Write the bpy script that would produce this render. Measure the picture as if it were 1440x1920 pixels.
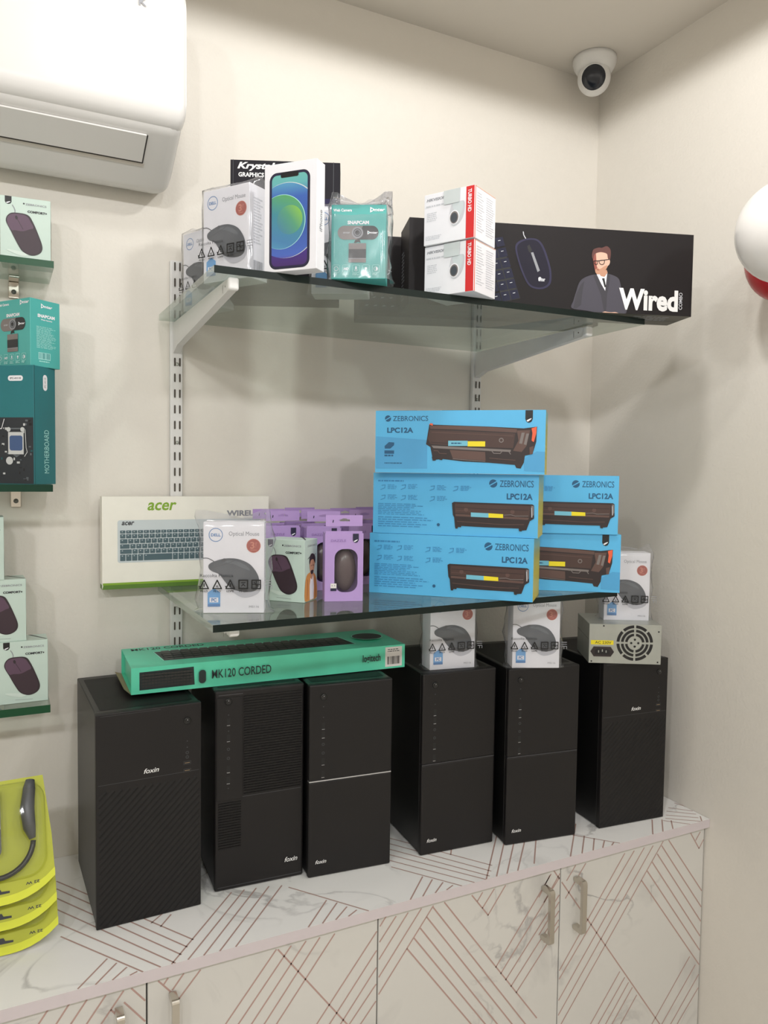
import bpy, bmesh, math, random
from mathutils import Vector, Matrix
random.seed(7)
PI = math.pi
rad = math.radians
scene = bpy.context.scene
COL = scene.collection
for o in list(bpy.data.objects):
    bpy.data.objects.remove(o)

# ------------------------------------------------------------------ camera
def make_camera():
    yaw, pitch, roll = rad(26.71), rad(2.93), rad(0.80)
    fwd = Vector((math.sin(yaw), math.cos(yaw), 0))
    right = Vector((math.cos(yaw), -math.sin(yaw), 0))
    up = Vector((0, 0, 1))
    f2 = fwd * math.cos(pitch) - up * math.sin(pitch)
    u2 = up * math.cos(pitch) + fwd * math.sin(pitch)
    r3 = right * math.cos(roll) + u2 * math.sin(roll)
    u3 = u2 * math.cos(roll) - right * math.sin(roll)
    cam = bpy.data.cameras.new('camera')
    cam.sensor_fit = 'HORIZONTAL'
    cam.sensor_width = 36.0
    cam.lens = 36.0 * 1441.7 / 1440.0
    cam.clip_start = 0.02
    ob = bpy.data.objects.new('camera', cam)
    COL.objects.link(ob)
    m = Matrix((r3, u3, -f2)).transposed().to_4x4()
    m.translation = Vector((-1.42895, -1.61156, 0.77002))
    ob.matrix_world = m
    scene.camera = ob
make_camera()

# ------------------------------------------------------------------ world, lamps, exposure
w = bpy.data.worlds.new('world')
scene.world = w
w.use_nodes = True
w.node_tree.nodes['Background'].inputs[0].default_value = (0.9, 0.93, 1.0, 1)
w.node_tree.nodes['Background'].inputs[1].default_value = 0.05
scene.view_settings.view_transform = 'Standard'
scene.view_settings.look = 'None'
scene.view_settings.gamma = 1.0
scene.view_settings.exposure = 0.06
scene.view_settings.use_curve_mapping = False

def area(name, loc, sx, sy, power, color, spread=180):
    l = bpy.data.lights.new(name, 'AREA')
    l.shape = 'RECTANGLE'
    l.size, l.size_y = sx, sy
    l.energy = power
    l.color = color
    l.spread = rad(spread)
    o = bpy.data.objects.new(name, l)
    COL.objects.link(o)
    o.location = loc
    return o
def bulb(x, y, power, color, r=0.045):
    """hooded bulb of a ceiling batten: throws light only below its rim"""
    l = bpy.data.lights.new('batten_bulb', 'SPOT')
    l.spot_size = rad(180)
    l.spot_blend = 0.02
    l.shadow_soft_size = r
    l.energy = power
    l.color = color
    o = bpy.data.objects.new('batten_bulb', l)
    COL.objects.link(o)
    o.location = (x, y, 1.694)
WARM, COOL = (1.0, 0.985, 0.955), (0.985, 0.99, 1.0)
for x, y, e in ((-1.20, -0.68, 4.6), (-0.64, -0.80, 11.5)):
    bulb(x, y, e, WARM, 0.035)
for x, e in ((-2.7, 30.0), (-1.9, 27.0), (-1.15, 24.0), (-0.4, 11.0)):
    bulb(x, -2.35, e, COOL, 0.06)

# ------------------------------------------------------------------ materials
def s2l(c):
    c = c / 255.0
    return c / 12.92 if c <= 0.04045 else ((c + 0.055) / 1.055) ** 2.4
def hexlin(h):
    return [s2l(int(h[i:i + 2], 16)) for i in (0, 2, 4)]
MATS = {}
GAIN = 1.12
def mat(key, hx, rough=0.5, metal=0.0, var=0.04, gain=None, bump=0.0, bscale=200.0, spec=0.5, coat=0.0):
    if key in MATS:
        return MATS[key]
    m = bpy.data.materials.new(key)
    m.use_nodes = True
    nt = m.node_tree
    b = nt.nodes['Principled BSDF']
    g = GAIN if gain is None else gain
    c = [min(0.92, v * g) for v in hexlin(hx)]
    tc = nt.nodes.new('ShaderNodeTexCoord')
    nz = nt.nodes.new('ShaderNodeTexNoise')
    nz.inputs['Scale'].default_value = 35.0
    nz.inputs['Detail'].default_value = 3.0
    nt.links.new(tc.outputs['Object'], nz.inputs['Vector'])
    mx = nt.nodes.new('ShaderNodeMix')
    mx.data_type = 'RGBA'
    mx.inputs['A'].default_value = (*[v * (1 - var) for v in c], 1)
    mx.inputs['B'].default_value = (*[min(0.95, v * (1 + var)) for v in c], 1)
    nt.links.new(nz.outputs['Fac'], mx.inputs['Factor'])
    nt.links.new(mx.outputs['Result'], b.inputs['Base Color'])
    b.inputs['Roughness'].default_value = rough
    b.inputs['Metallic'].default_value = metal
    b.inputs['Specular IOR Level'].default_value = spec
    b.inputs['Coat Weight'].default_value = coat
    if bump > 0:
        n2 = nt.nodes.new('ShaderNodeTexNoise')
        n2.inputs['Scale'].default_value = bscale
        n2.inputs['Detail'].default_value = 4.0
        nt.links.new(tc.outputs['Object'], n2.inputs['Vector'])
        bp = nt.nodes.new('ShaderNodeBump')
        bp.inputs['Strength'].default_value = bump
        bp.inputs['Distance'].default_value = 0.002
        nt.links.new(n2.outputs['Fac'], bp.inputs['Height'])
        nt.links.new(bp.outputs['Normal'], b.inputs['Normal'])
    MATS[key] = m
    return m

def marble(key, hx, vein):
    m = bpy.data.materials.new(key)
    m.use_nodes = True
    nt = m.node_tree
    N, Lk = nt.nodes, nt.links
    b = N['Principled BSDF']
    tc = N.new('ShaderNodeTexCoord')
    n1 = N.new('ShaderNodeTexNoise')
    n1.inputs['Scale'].default_value = 3.2
    n1.inputs['Detail'].default_value = 6.0
    n1.inputs['Distortion'].default_value = 1.6
    Lk.new(tc.outputs['Object'], n1.inputs['Vector'])
    r1 = N.new('ShaderNodeValToRGB')
    e = r1.color_ramp.elements
    e[0].position, e[0].color = 0.480, (0, 0, 0, 1)
    e[1].position, e[1].color = 0.520, (0, 0, 0, 1)
    k = e.new(0.5)
    k.color = (1, 1, 1, 1)
    Lk.new(n1.outputs['Fac'], r1.inputs['Fac'])
    n2 = N.new('ShaderNodeTexNoise')
    n2.inputs['Scale'].default_value = 2.3
    n2.inputs['Detail'].default_value = 3.0
    Lk.new(tc.outputs['Object'], n2.inputs['Vector'])
    r2 = N.new('ShaderNodeValToRGB')
    r2.color_ramp.elements[0].position = 0.46
    r2.color_ramp.elements[1].position = 0.60
    Lk.new(n2.outputs['Fac'], r2.inputs['Fac'])
    mu = N.new('ShaderNodeMath')
    mu.operation = 'MULTIPLY'
    Lk.new(r1.outputs['Color'], mu.inputs[0])
    Lk.new(r2.outputs['Color'], mu.inputs[1])
    n3 = N.new('ShaderNodeTexNoise')
    n3.inputs['Scale'].default_value = 5.0
    n3.inputs['Detail'].default_value = 5.0
    n3.inputs['Distortion'].default_value = 0.8
    Lk.new(tc.outputs['Object'], n3.inputs['Vector'])
    r3 = N.new('ShaderNodeValToRGB')
    r3.color_ramp.elements[0].position = 0.60
    r3.color_ramp.elements[1].position = 0.85
    Lk.new(n3.outputs['Fac'], r3.inputs['Fac'])
    c = hexlin(hx)
    v = hexlin(vein)
    m1 = N.new('ShaderNodeMix')
    m1.data_type = 'RGBA'
    m1.inputs['A'].default_value = (*c, 1)
    m1.inputs['B'].default_value = (*[(a * 0.45 + q * 0.55) for a, q in zip(c, v)], 1)
    Lk.new(r3.outputs['Color'], m1.inputs['Factor'])
    m2 = N.new('ShaderNodeMix')
    m2.data_type = 'RGBA'
    m2.inputs['B'].default_value = (*v, 1)
    Lk.new(m1.outputs['Result'], m2.inputs['A'])
    Lk.new(mu.outputs['Value'], m2.inputs['Factor'])
    Lk.new(m2.outputs['Result'], b.inputs['Base Color'])
    b.inputs['Roughness'].default_value = 0.38
    b.inputs['Specular IOR Level'].default_value = 0.35
    MATS[key] = m
    return m

def clear_sheet(key, tint, milk, ior=1.45, rough=0.03, diff=(0.8, 0.8, 0.8)):
    """clear sheet: see-through tint + Fresnel gloss + a little dust"""
    m = bpy.data.materials.new(key)
    m.use_nodes = True
    nt = m.node_tree
    N, Lk = nt.nodes, nt.links
    N.remove(N['Principled BSDF'])
    out = N['Material Output']
    tr = N.new('ShaderNodeBsdfTransparent')
    tr.inputs['Color'].default_value = (*tint, 1)
    gl = N.new('ShaderNodeBsdfGlossy')
    gl.inputs['Roughness'].default_value = rough
    df = N.new('ShaderNodeBsdfDiffuse')
    df.inputs['Color'].default_value = (*diff, 1)
    nz = N.new('ShaderNodeTexNoise')
    nz.inputs['Scale'].default_value = 18.0
    tc = N.new('ShaderNodeTexCoord')
    Lk.new(tc.outputs['Object'], nz.inputs['Vector'])
    mu = N.new('ShaderNodeMath')
    mu.operation = 'MULTIPLY'
    mu.inputs[1].default_value = milk * 2
    Lk.new(nz.outputs['Fac'], mu.inputs[0])
    m1 = N.new('ShaderNodeMixShader')
    Lk.new(mu.outputs[0], m1.inputs[0])
    Lk.new(tr.outputs[0], m1.inputs[1])
    Lk.new(df.outputs[0], m1.inputs[2])
    lw = N.new('ShaderNodeLayerWeight')
    lw.inputs['Blend'].default_value = 0.5
    f0 = ((ior - 1) / (ior + 1)) ** 2
    pw = N.new('ShaderNodeMath')
    pw.operation = 'POWER'
    pw.inputs[1].default_value = 5.0
    Lk.new(lw.outputs['Facing'], pw.inputs[0])
    fr = N.new('ShaderNodeMath')
    fr.operation = 'MULTIPLY_ADD'
    fr.inputs[1].default_value = 1.0 - f0
    fr.inputs[2].default_value = f0
    Lk.new(pw.outputs[0], fr.inputs[0])
    m2 = N.new('ShaderNodeMixShader')
    Lk.new(fr.outputs[0], m2.inputs[0])
    Lk.new(m1.outputs[0], m2.inputs[1])
    Lk.new(gl.outputs[0], m2.inputs[2])
    Lk.new(m2.outputs[0], out.inputs['Surface'])
    MATS[key] = m
    return m

def ramp_mat(key, axis, stops, rough=0.3):
    """printed colour gradient along a direction of the object (ink on paper)"""
    m = bpy.data.materials.new(key)
    m.use_nodes = True
    nt = m.node_tree
    N, Lk = nt.nodes, nt.links
    b = N['Principled BSDF']
    tc = N.new('ShaderNodeTexCoord')
    dp = N.new('ShaderNodeVectorMath')
    dp.operation = 'DOT_PRODUCT'
    dp.inputs[1].default_value = axis
    Lk.new(tc.outputs['Object'], dp.inputs[0])
    mr = N.new('ShaderNodeMapRange')
    mr.inputs['From Min'].default_value = stops[0][0]
    mr.inputs['From Max'].default_value = stops[-1][0]
    Lk.new(dp.outputs['Value'], mr.inputs['Value'])
    r = N.new('ShaderNodeValToRGB')
    a, z = stops[0][0], stops[-1][0]
    el = r.color_ramp.elements
    for i, (p, h) in enumerate(stops):
        q = (p - a) / (z - a)
        if i == 0:
            k = el[0]
        elif i == len(stops) - 1:
            k = el[-1]
        else:
            k = el.new(q)
        k.position = q
        k.color = (*hexlin(h), 1)
    Lk.new(mr.outputs['Result'], r.inputs['Fac'])
    Lk.new(r.outputs['Color'], b.inputs['Base Color'])
    b.inputs['Roughness'].default_value = rough
    MATS[key] = m
    return m

mat('wall_paint', 'e3ded5', 0.75, bump=0.35, bscale=140, gain=1.0, var=0.015)
mat('ceiling_paint', 'dcd7ce', 0.8, gain=1.0, var=0.01)
mat('floor_tile', 'dcd8d0', 0.4)
marble('marble_top', 'f5f4f2', 'bab8b7')
marble('marble_door', 'd9d7d2', '9a9898')
mat('copper_line', 'b0928a', 0.4)
mat('edge_band', 'cac1c4', 0.45)
mat('gap_dark', '3a3634', 0.8)
mat('nickel', 'c8c2b8', 0.22, metal=1.0, gain=1.0)
mat('white_steel', 'd5d4d2', 0.4)
mat('slot_dark', '4a433c', 0.8)
mat('white_plastic', 'e8e8e6', 0.35, gain=1.0)
mat('ac_white', 'efedea', 0.35, gain=0.82, var=0.01)
mat('ac_grey', 'b9b3aa', 0.45)
mat('black_case', '1b1a1b', 0.4, var=0.1, gain=0.55, bump=0.08, bscale=600)
mat('black_front', '201d1e', 0.5, var=0.1, gain=0.6, spec=0.4)
mat('black_mesh', '171516', 0.6, var=0.1, gain=0.6, spec=0.4)
mat('black_gloss', '141414', 0.2)
mat('silver_line', 'c9c9cc', 0.3, metal=0.6)
mat('dim_line', '4a4a4e', 0.3, metal=0.5)
mat('logo_white', 'e2e2e2', 0.4)
mat('paper_white', 'e4e4ea', 0.45)
mat('paper_cream', 'e9e7dd', 0.45)
mat('ink_grey', '8a8c92', 0.5)
mat('ink_pale', 'c2c4ca', 0.5)
mat('ink_dark', '26282c', 0.5)
mat('ink_black', '131315', 0.45)
mat('ink_blue', '3f79b4', 0.5)
mat('ink_skyblue', '5d9fd6', 0.5)
mat('ink_red', 'a24a3e', 0.5)
mat('ink_redlight', 'c47a66', 0.5)
mat('red_stripe', 'cc2a2c', 0.45)
mat('mouse_grey', '454a51', 0.5)
mat('mouse_grey_light', '565c63', 0.5)
mat('mouse_dark', '3a3d42', 0.5)
mat('mouse_shadow', 'b9bac2', 0.5)
mat('mint', 'bccec5', 0.45)
mat('mint_pale', 'cad8d0', 0.45)
mat('plum', '36262f', 0.45)
mat('plum_light', '574053', 0.45)
mat('plum_dark', '2c2227', 0.45)
mat('orange_ink', 'c98a4c', 0.5)
mat('skin_ink', 'b98a70', 0.5)
mat('skin_light', 'd6ac98', 0.5)
mat('skin_dark', '8a4a40', 0.5)
mat('purple', 'ad90c8', 0.45)
mat('purple_dark', '8f72ad', 0.45)
mat('navy', '221f3c', 0.45)
mat('taupe_gloss', '5c4d55', 0.25)
mat('toner_blue', '55b0e0', 0.42)
mat('toner_band', '4c9ccd', 0.42)
mat('toner_ink', '1f557c', 0.5)
mat('toner_fine', '3a86b8', 0.5)
mat('cart_brown', '46322e', 0.45)
mat('cart_dark', '2b2122', 0.45)
mat('cart_mid', '5b443e', 0.45)
mat('cart_grey', '77706e', 0.45)
mat('yellow', 'e6d424', 0.45)
mat('label_cyan', '6fb6cc', 0.45)
mat('orange_red', 'e2603c', 0.45)
mat('teal', '4ba6a1', 0.42)
mat('teal_dark', '2a7f80', 0.42)
mat('teal_board', '1f6f76', 0.42)
mat('teal_board_dark', '155257', 0.42)
mat('teal_pale', 'a7dcd8', 0.45)
mat('board_dark', '252a30', 0.45)
mat('board_grey', '5a6166', 0.45)
mat('board_silver', 'bfc2c2', 0.4)
mat('board_blue', '3f567f', 0.45)
mat('logi_mint', '5ccdab', 0.38)
mat('logi_dark', '1d2b2c', 0.42)
mat('logi_line', '9fe6d2', 0.42)
mat('cardboard', '9a8468', 0.8)
mat('acer_green', '7fa52e', 0.5)
mat('acer_green_dark', '557a2a', 0.5)
mat('acer_tray', 'c4cdd0', 0.45)
mat('acer_key', '4b6169', 0.45)
mat('suit', '4d4b54', 0.5, spec=0.2)
mat('suit_dark', '36343c', 0.5)
mat('wired_black', '221f20', 0.5, spec=0.2)
mat('wired_mouse', '211f2c', 0.45, spec=0.2)
mat('wired_mouse_edge', '35334a', 0.45, spec=0.2)
mat('wired_key', '26273a', 0.45, spec=0.2)
mat('hair_ink', '5a3430', 0.5)
mat('wired_under', '5a5750', 0.5)
mat('krys_black', '16141c', 0.5, spec=0.2)
mat('krys_violet', '221e40', 0.5, spec=0.2)
mat('galvanised', 'a9aca6', 0.38, metal=0.55, var=0.12)
mat('galv_dark', '6c6c68', 0.45, metal=0.5)
mat('psu_hole', '1c1b1b', 0.7)
mat('tape', 'c3cacb', 0.18)
mat('lime', 'abb014', 0.4)
mat('lime_bright', 'cdd322', 0.4)
mat('cable_dark', '2c2c2c', 0.3)
mat('cable_grey', '4f5154', 0.35)
mat('label_white', 'd9d4d0', 0.5)
mat('balloon_white', 'f0edea', 0.25, gain=1.0)
mat('balloon_red', 'b4242c', 0.25)
mat('lens_black', '23272f', 0.15)
mat('glass_edge', '18221f', 0.3, gain=1.0, spec=0.2)
mat('glass_edge_green', '2f6b45', 0.15)
clear_sheet('glass', (0.85, 0.90, 0.87), 0.085, 1.5, 0.02, (0.62, 0.68, 0.62))
clear_sheet('bag_plastic', (0.95, 0.95, 0.96), 0.09, 1.5, 0.14, (0.8, 0.8, 0.83))
clear_sheet('blister_plastic', (0.93, 0.94, 0.9), 0.012, 1.45, 0.06)

# ------------------------------------------------------------------ mesh building
TEXT = {}
def text_geo(s, bold=0.0, shear=0.0):
    k = (s, bold, shear)
    if k in TEXT:
        return TEXT[k]
    cu = bpy.data.curves.new('t', 'FONT')
    cu.body = s
    cu.offset = bold
    cu.shear = shear
    cu.resolution_u = 2 if len(s) > 12 else 3
    ob = bpy.data.objects.new('t', cu)
    COL.objects.link(ob)
    dg = bpy.context.evaluated_depsgraph_get()
    me = ob.evaluated_get(dg).to_mesh()
    vs = [(v.co.x, v.co.y) for v in me.vertices]
    fs = [tuple(p.vertices) for p in me.polygons]
    ob.evaluated_get(dg).to_mesh_clear()
    bpy.data.objects.remove(ob)
    bpy.data.curves.remove(cu)
    if not vs:
        vs, fs = [(0, 0), (1, 0), (1, 1)], []
    x0, x1 = min(v[0] for v in vs), max(v[0] for v in vs)
    y0, y1 = min(v[1] for v in vs), max(v[1] for v in vs)
    vs = [((x - x0) / (x1 - x0), (y - y0) / (y1 - y0)) for x, y in vs]
    TEXT[k] = (vs, fs)
    return TEXT[k]

def smooth_loop(pts, n=5):
    """closed Catmull-Rom through pts"""
    out = []
    L = len(pts)
    for i in range(L):
        p0, p1, p2, p3 = pts[i - 1], pts[i], pts[(i + 1) % L], pts[(i + 2) % L]
        for j in range(n):
            t = j / n
            out.append(tuple(0.5 * (2 * b + (c - a) * t + (2 * a - 5 * b + 4 * c - d) * t * t + (3 * b - a - 3 * c + d) * t ** 3)
                             for a, b, c, d in zip(p0, p1, p2, p3)))
    return out

def clip_poly(sub, clip):
    """Sutherland-Hodgman, clip = convex CCW"""
    out = sub
    for i in range(len(clip)):
        a, b = clip[i - 1], clip[i]
        inp, out = out, []
        def side(p):
            return (b[0] - a[0]) * (p[1] - a[1]) - (b[1] - a[1]) * (p[0] - a[0])
        for j in range(len(inp)):
            p, q = inp[j - 1], inp[j]
            sp, sq = side(p), side(q)
            if (sp >= 0) != (sq >= 0):
                t = sp / (sp - sq)
                out.append((p[0] + (q[0] - p[0]) * t, p[1] + (q[1] - p[1]) * t))
            if sq >= 0:
                out.append(q)
        if not out:
            return []
    return out

class MB:
    def __init__(s):
        s.v, s.f, s.m, s.sm = [], [], [], []
    def add(s, vs, fs, m, smooth=False):
        b = len(s.v)
        s.v += [tuple(v) for v in vs]
        for f in fs:
            s.f.append(tuple(b + i for i in f))
            s.m.append(m)
            s.sm.append(smooth)
        return s
    def box(s, x0, y0, z0, x1, y1, z1, m, bev=0.0, seg=2):
        bm = bmesh.new()
        bmesh.ops.create_cube(bm, size=1)
        for v in bm.verts:
            v.co = Vector((x0 + (v.co.x + .5) * (x1 - x0), y0 + (v.co.y + .5) * (y1 - y0), z0 + (v.co.z + .5) * (z1 - z0)))
        if bev > 0:
            bmesh.ops.bevel(bm, geom=list(bm.edges), offset=bev, segments=seg, profile=0.5, affect='EDGES')
        bm.verts.index_update()
        s.add([v.co for v in bm.verts], [[v.index for v in f.verts] for f in bm.faces], m)
        bm.free()
        return s
    def sheetbox(s, x0, y0, z0, x1, y1, z1, mats):
        """box with a material per side: dict of x0,x1,y0,y1,z0,z1 and 'all'"""
        P = [(x0, y0, z0), (x1, y0, z0), (x1, y1, z0), (x0, y1, z0), (x0, y0, z1), (x1, y0, z1), (x1, y1, z1), (x0, y1, z1)]
        b = len(s.v)
        s.v += P
        for k, f in (('z0', (3, 2, 1, 0)), ('z1', (4, 5, 6, 7)), ('y0', (0, 1, 5, 4)), ('x1', (1, 2, 6, 5)), ('y1', (2, 3, 7, 6)), ('x0', (3, 0, 4, 7))):
            mm = mats.get(k, mats.get('all'))
            if mm is None:
                continue
            s.f.append(tuple(b + i for i in f))
            s.m.append(mm)
            s.sm.append(False)
        return s
    def prism(s, pts, axis, a, b, m, smooth=False):
        """polygon pts extruded along axis from a to b ('x': pts are (y,z), 'y': (x,z), 'z': (x,y))"""
        def P(p, t):
            return {'x': (t, p[0], p[1]), 'y': (p[0], t, p[1]), 'z': (p[0], p[1], t)}[axis]
        n = len(pts)
        s.add([P(p, a) for p in pts] + [P(p, b) for p in pts],
              [tuple(range(n))[::-1], tuple(range(n, 2 * n))] + [(i, (i + 1) % n, n + (i + 1) % n, n + i) for i in range(n)], m, smooth)
        return s
    def tube(s, pts, r, m, n=10, cap=True):
        pts = [Vector(p) for p in pts]
        rs = r if isinstance(r, (list, tuple)) else [r] * len(pts)
        vs, fs = [], []
        for i, p in enumerate(pts):
            d = (pts[min(i + 1, len(pts) - 1)] - pts[max(i - 1, 0)]).normalized()
            a = d.cross(Vector((0.13, 0.37, 0.92)))
            if a.length < 1e-3:
                a = d.cross(Vector((1, 0, 0)))
            a.normalize()
            b = d.cross(a)
            for k in range(n):
                t = 2 * PI * k / n
                vs.append(p + (a * math.cos(t) + b * math.sin(t)) * rs[i])
        for i in range(len(pts) - 1):
            for k in range(n):
                fs.append((i * n + k, i * n + (k + 1) % n, (i + 1) * n + (k + 1) % n, (i + 1) * n + k))
        s.add(vs, fs, m, True)
        if cap:
            b0 = len(s.v) - len(vs)
            s.f += [tuple(b0 + k for k in range(n))[::-1], tuple(b0 + len(vs) - n + k for k in range(n))]
            s.m += [m, m]
            s.sm += [False, False]
        return s
    def lathe(s, prof, m, n=32, M=None, smooth=True):
        M = M or Matrix.Identity(4)
        vs, fs = [], []
        for r, z in prof:
            for k in range(n):
                t = 2 * PI * k / n
                vs.append(M @ Vector((r * math.cos(t), r * math.sin(t), z)))
        for i in range(len(prof) - 1):
            for k in range(n):
                fs.append((i * n + k, i * n + (k + 1) % n, (i + 1) * n + (k + 1) % n, (i + 1) * n + k))
        s.add(vs, fs, m, smooth)
        return s
    def ellipsoid(s, c, r, m, nu=20, nv=12, M=None):
        M = M or Matrix.Identity(4)
        vs, fs = [], []
        for i in range(nv + 1):
            a = -PI / 2 + PI * i / nv
            for k in range(nu):
                t = 2 * PI * k / nu
                vs.append(M @ Vector((c[0] + r[0] * math.cos(a) * math.cos(t), c[1] + r[1] * math.cos(a) * math.sin(t), c[2] + r[2] * math.sin(a))))
        for i in range(nv):
            for k in range(nu):
                fs.append((i * nu + k, i * nu + (k + 1) % nu, (i + 1) * nu + (k + 1) % nu, (i + 1) * nu + k))
        s.add(vs, fs, m, True)
        return s
    def build(s, name, parent=None):
        me = bpy.data.meshes.new(name)
        me.from_pydata(s.v, [], s.f)
        keys = []
        for k in s.m:
            if k not in keys:
                keys.append(k)
        for k in keys:
            me.materials.append(MATS[k])
        me.polygons.foreach_set('material_index', [keys.index(k) for k in s.m])
        me.polygons.foreach_set('use_smooth', s.sm)
        me.update()
        o = bpy.data.objects.new(name, me)
        COL.objects.link(o)
        if parent is not None:
            o.parent = parent
        return o

class Face:
    """print area: local 2D (u,v) in metres on one side of a box"""
    def __init__(s, mb, O, U, V):
        s.mb, s.O, s.U, s.V = mb, Vector(O), Vector(U), Vector(V)
        s.N = s.U.cross(s.V)
        s.k = 0
        s.B = None
    def P(s, p):
        return s.O + s.U * p[0] + s.V * p[1] + s.N * (0.0002 + 0.00004 * s.k)
    def poly(s, pts, m):
        s.k += 1
        if s.B:
            x1, y1 = s.B
            if any(q[0] < 0 or q[1] < 0 or q[0] > x1 or q[1] > y1 for q in pts):
                pts = clip_poly(list(pts), [(0, 0), (x1, 0), (x1, y1), (0, y1)])
                if len(pts) < 3:
                    return
        ar = sum(pts[i - 1][0] * pts[i][1] - pts[i][0] * pts[i - 1][1] for i in range(len(pts)))
        idx = tuple(range(len(pts)))
        s.mb.add([s.P(p) for p in pts], [idx if ar > 0 else idx[::-1]], m)
    def blob(s, pts, m, n=5):
        s.poly(smooth_loop(pts, n), m)
    def rect(s, a, b, m):
        s.poly([(a[0], a[1]), (b[0], a[1]), (b[0], b[1]), (a[0], b[1])], m)
    def rects(s, L, m):
        s.k += 1
        for a, b in L:
            s.mb.add([s.P(p) for p in ((a[0], a[1]), (b[0], a[1]), (b[0], b[1]), (a[0], b[1]))], [(0, 1, 2, 3)], m)
    def rrect(s, a, b, r, m, n=5):
        s.poly(rr_pts(a, b, r, n), m)
    def disc(s, c, r, m, n=24, ry=None):
        ry = ry or r
        s.poly([(c[0] + r * math.cos(2 * PI * i / n), c[1] + ry * math.sin(2 * PI * i / n)) for i in range(n)], m)
    def ring(s, c, r, w, m, n=28, a0=0.0, a1=2 * PI):
        s.k += 1
        vs, fs = [], []
        full = abs(a1 - a0 - 2 * PI) < 1e-6
        for i in range(n + (0 if full else 1)):
            t = a0 + (a1 - a0) * i / n
            for q in (r - w / 2, r + w / 2):
                vs.append(s.P((c[0] + q * math.cos(t), c[1] + q * math.sin(t))))
        L = len(vs) // 2
        for i in range(L if full else L - 1):
            j = (i + 1) % L
            fs.append((2 * i, 2 * i + 1, 2 * j + 1, 2 * j))
        s.mb.add(vs, fs, m)
    def line(s, pts, w, m, closed=False):
        s.k += 1
        pts = list(pts)
        if closed:
            pts.append(pts[0])
        for a, b in zip(pts[:-1], pts[1:]):
            d = Vector((b[0] - a[0], b[1] - a[1]))
            if d.length < 1e-7:
                continue
            d.normalize()
            n = Vector((-d.y, d.x)) * w / 2
            e = d * w * 0.3
            q = [(a[0] - e.x - n.x, a[1] - e.y - n.y), (b[0] + e.x - n.x, b[1] + e.y - n.y), (b[0] + e.x + n.x, b[1] + e.y + n.y), (a[0] - e.x + n.x, a[1] - e.y + n.y)]
            s.mb.add([s.P(p) for p in q], [(0, 1, 2, 3)], m)
    def text(s, t, a, b, m, bold=0.0, shear=0.0, rot=0):
        """text squeezed in the rectangle a..b; rot 90 reads upwards, -90 downwards"""
        vs, fs = text_geo(t, bold, shear)
        s.k += 1
        x0, x1 = min(a[0], b[0]), max(a[0], b[0])
        y0, y1 = min(a[1], b[1]), max(a[1], b[1])
        def T(p):
            x, y = p
            if rot == 90:
                x, y = 1 - y, x
            elif rot == -90:
                x, y = y, 1 - x
            elif rot == 180:
                x, y = 1 - x, 1 - y
            return (x0 + x * (x1 - x0), y0 + y * (y1 - y0))
        s.mb.add([s.P(T(p)) for p in vs], fs, m)
    def fine(s, a, b, rows, m, seed=1, fill=0.5, words=6):
        """rows of tiny illegible print"""
        rnd = random.Random(seed)
        x0, x1 = min(a[0], b[0]), max(a[0], b[0])
        y0, y1 = min(a[1], b[1]), max(a[1], b[1])
        h = (y1 - y0) / rows
        L = []
        for r in range(rows):
            x = x0
            end = x1 - rnd.random() * (x1 - x0) * 0.4
            while x < end:
                wd = (x1 - x0) / words * (0.4 + rnd.random())
                L.append(((x, y1 - (r + fill) * h), (min(x + wd, end), y1 - r * h)))
                x += wd + (x1 - x0) / words * 0.2
        s.rects(L, m)
    def barcode(s, a, b, m, seed=3):
        rnd = random.Random(seed)
        x = a[0]
        L = []
        while x < b[0]:
            wd = (b[0] - a[0]) / 45 * rnd.choice((1, 1, 2, 3))
            L.append(((x, a[1]), (min(x + wd, b[0]), b[1])))
            x += wd + (b[0] - a[0]) / 45 * rnd.choice((1, 1, 2))
        s.rects(L, m)

def rr_pts(a, b, r, n=5):
    x0, x1 = min(a[0], b[0]), max(a[0], b[0])
    y0, y1 = min(a[1], b[1]), max(a[1], b[1])
    out = []
    for cx, cy, t0 in ((x1 - r, y0 + r, -PI / 2), (x1 - r, y1 - r, 0), (x0 + r, y1 - r, PI / 2), (x0 + r, y0 + r, PI)):
        for i in range(n + 1):
            t = t0 + PI / 2 * i / n
            out.append((cx + r * math.cos(t), cy + r * math.sin(t)))
    return out

def bounded(f, x, y):
    f.B = (x, y)
    return f
def front(mb, w, d, h): return bounded(Face(mb, (0, 0, 0), (1, 0, 0), (0, 0, 1)), w, h)
def right(mb, w, d, h): return bounded(Face(mb, (w, 0, 0), (0, 1, 0), (0, 0, 1)), d, h)
def left(mb, w, d, h): return bounded(Face(mb, (0, d, 0), (0, -1, 0), (0, 0, 1)), d, h)
def rear(mb, w, d, h): return bounded(Face(mb, (w, d, 0), (-1, 0, 0), (0, 0, 1)), w, h)
def top(mb, w, d, h): return bounded(Face(mb, (0, 0, h), (1, 0, 0), (0, 1, 0)), w, d)
def under(mb, w, d, h): return bounded(Face(mb, (0, d, 0), (1, 0, 0), (0, -1, 0)), w, d)

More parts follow.
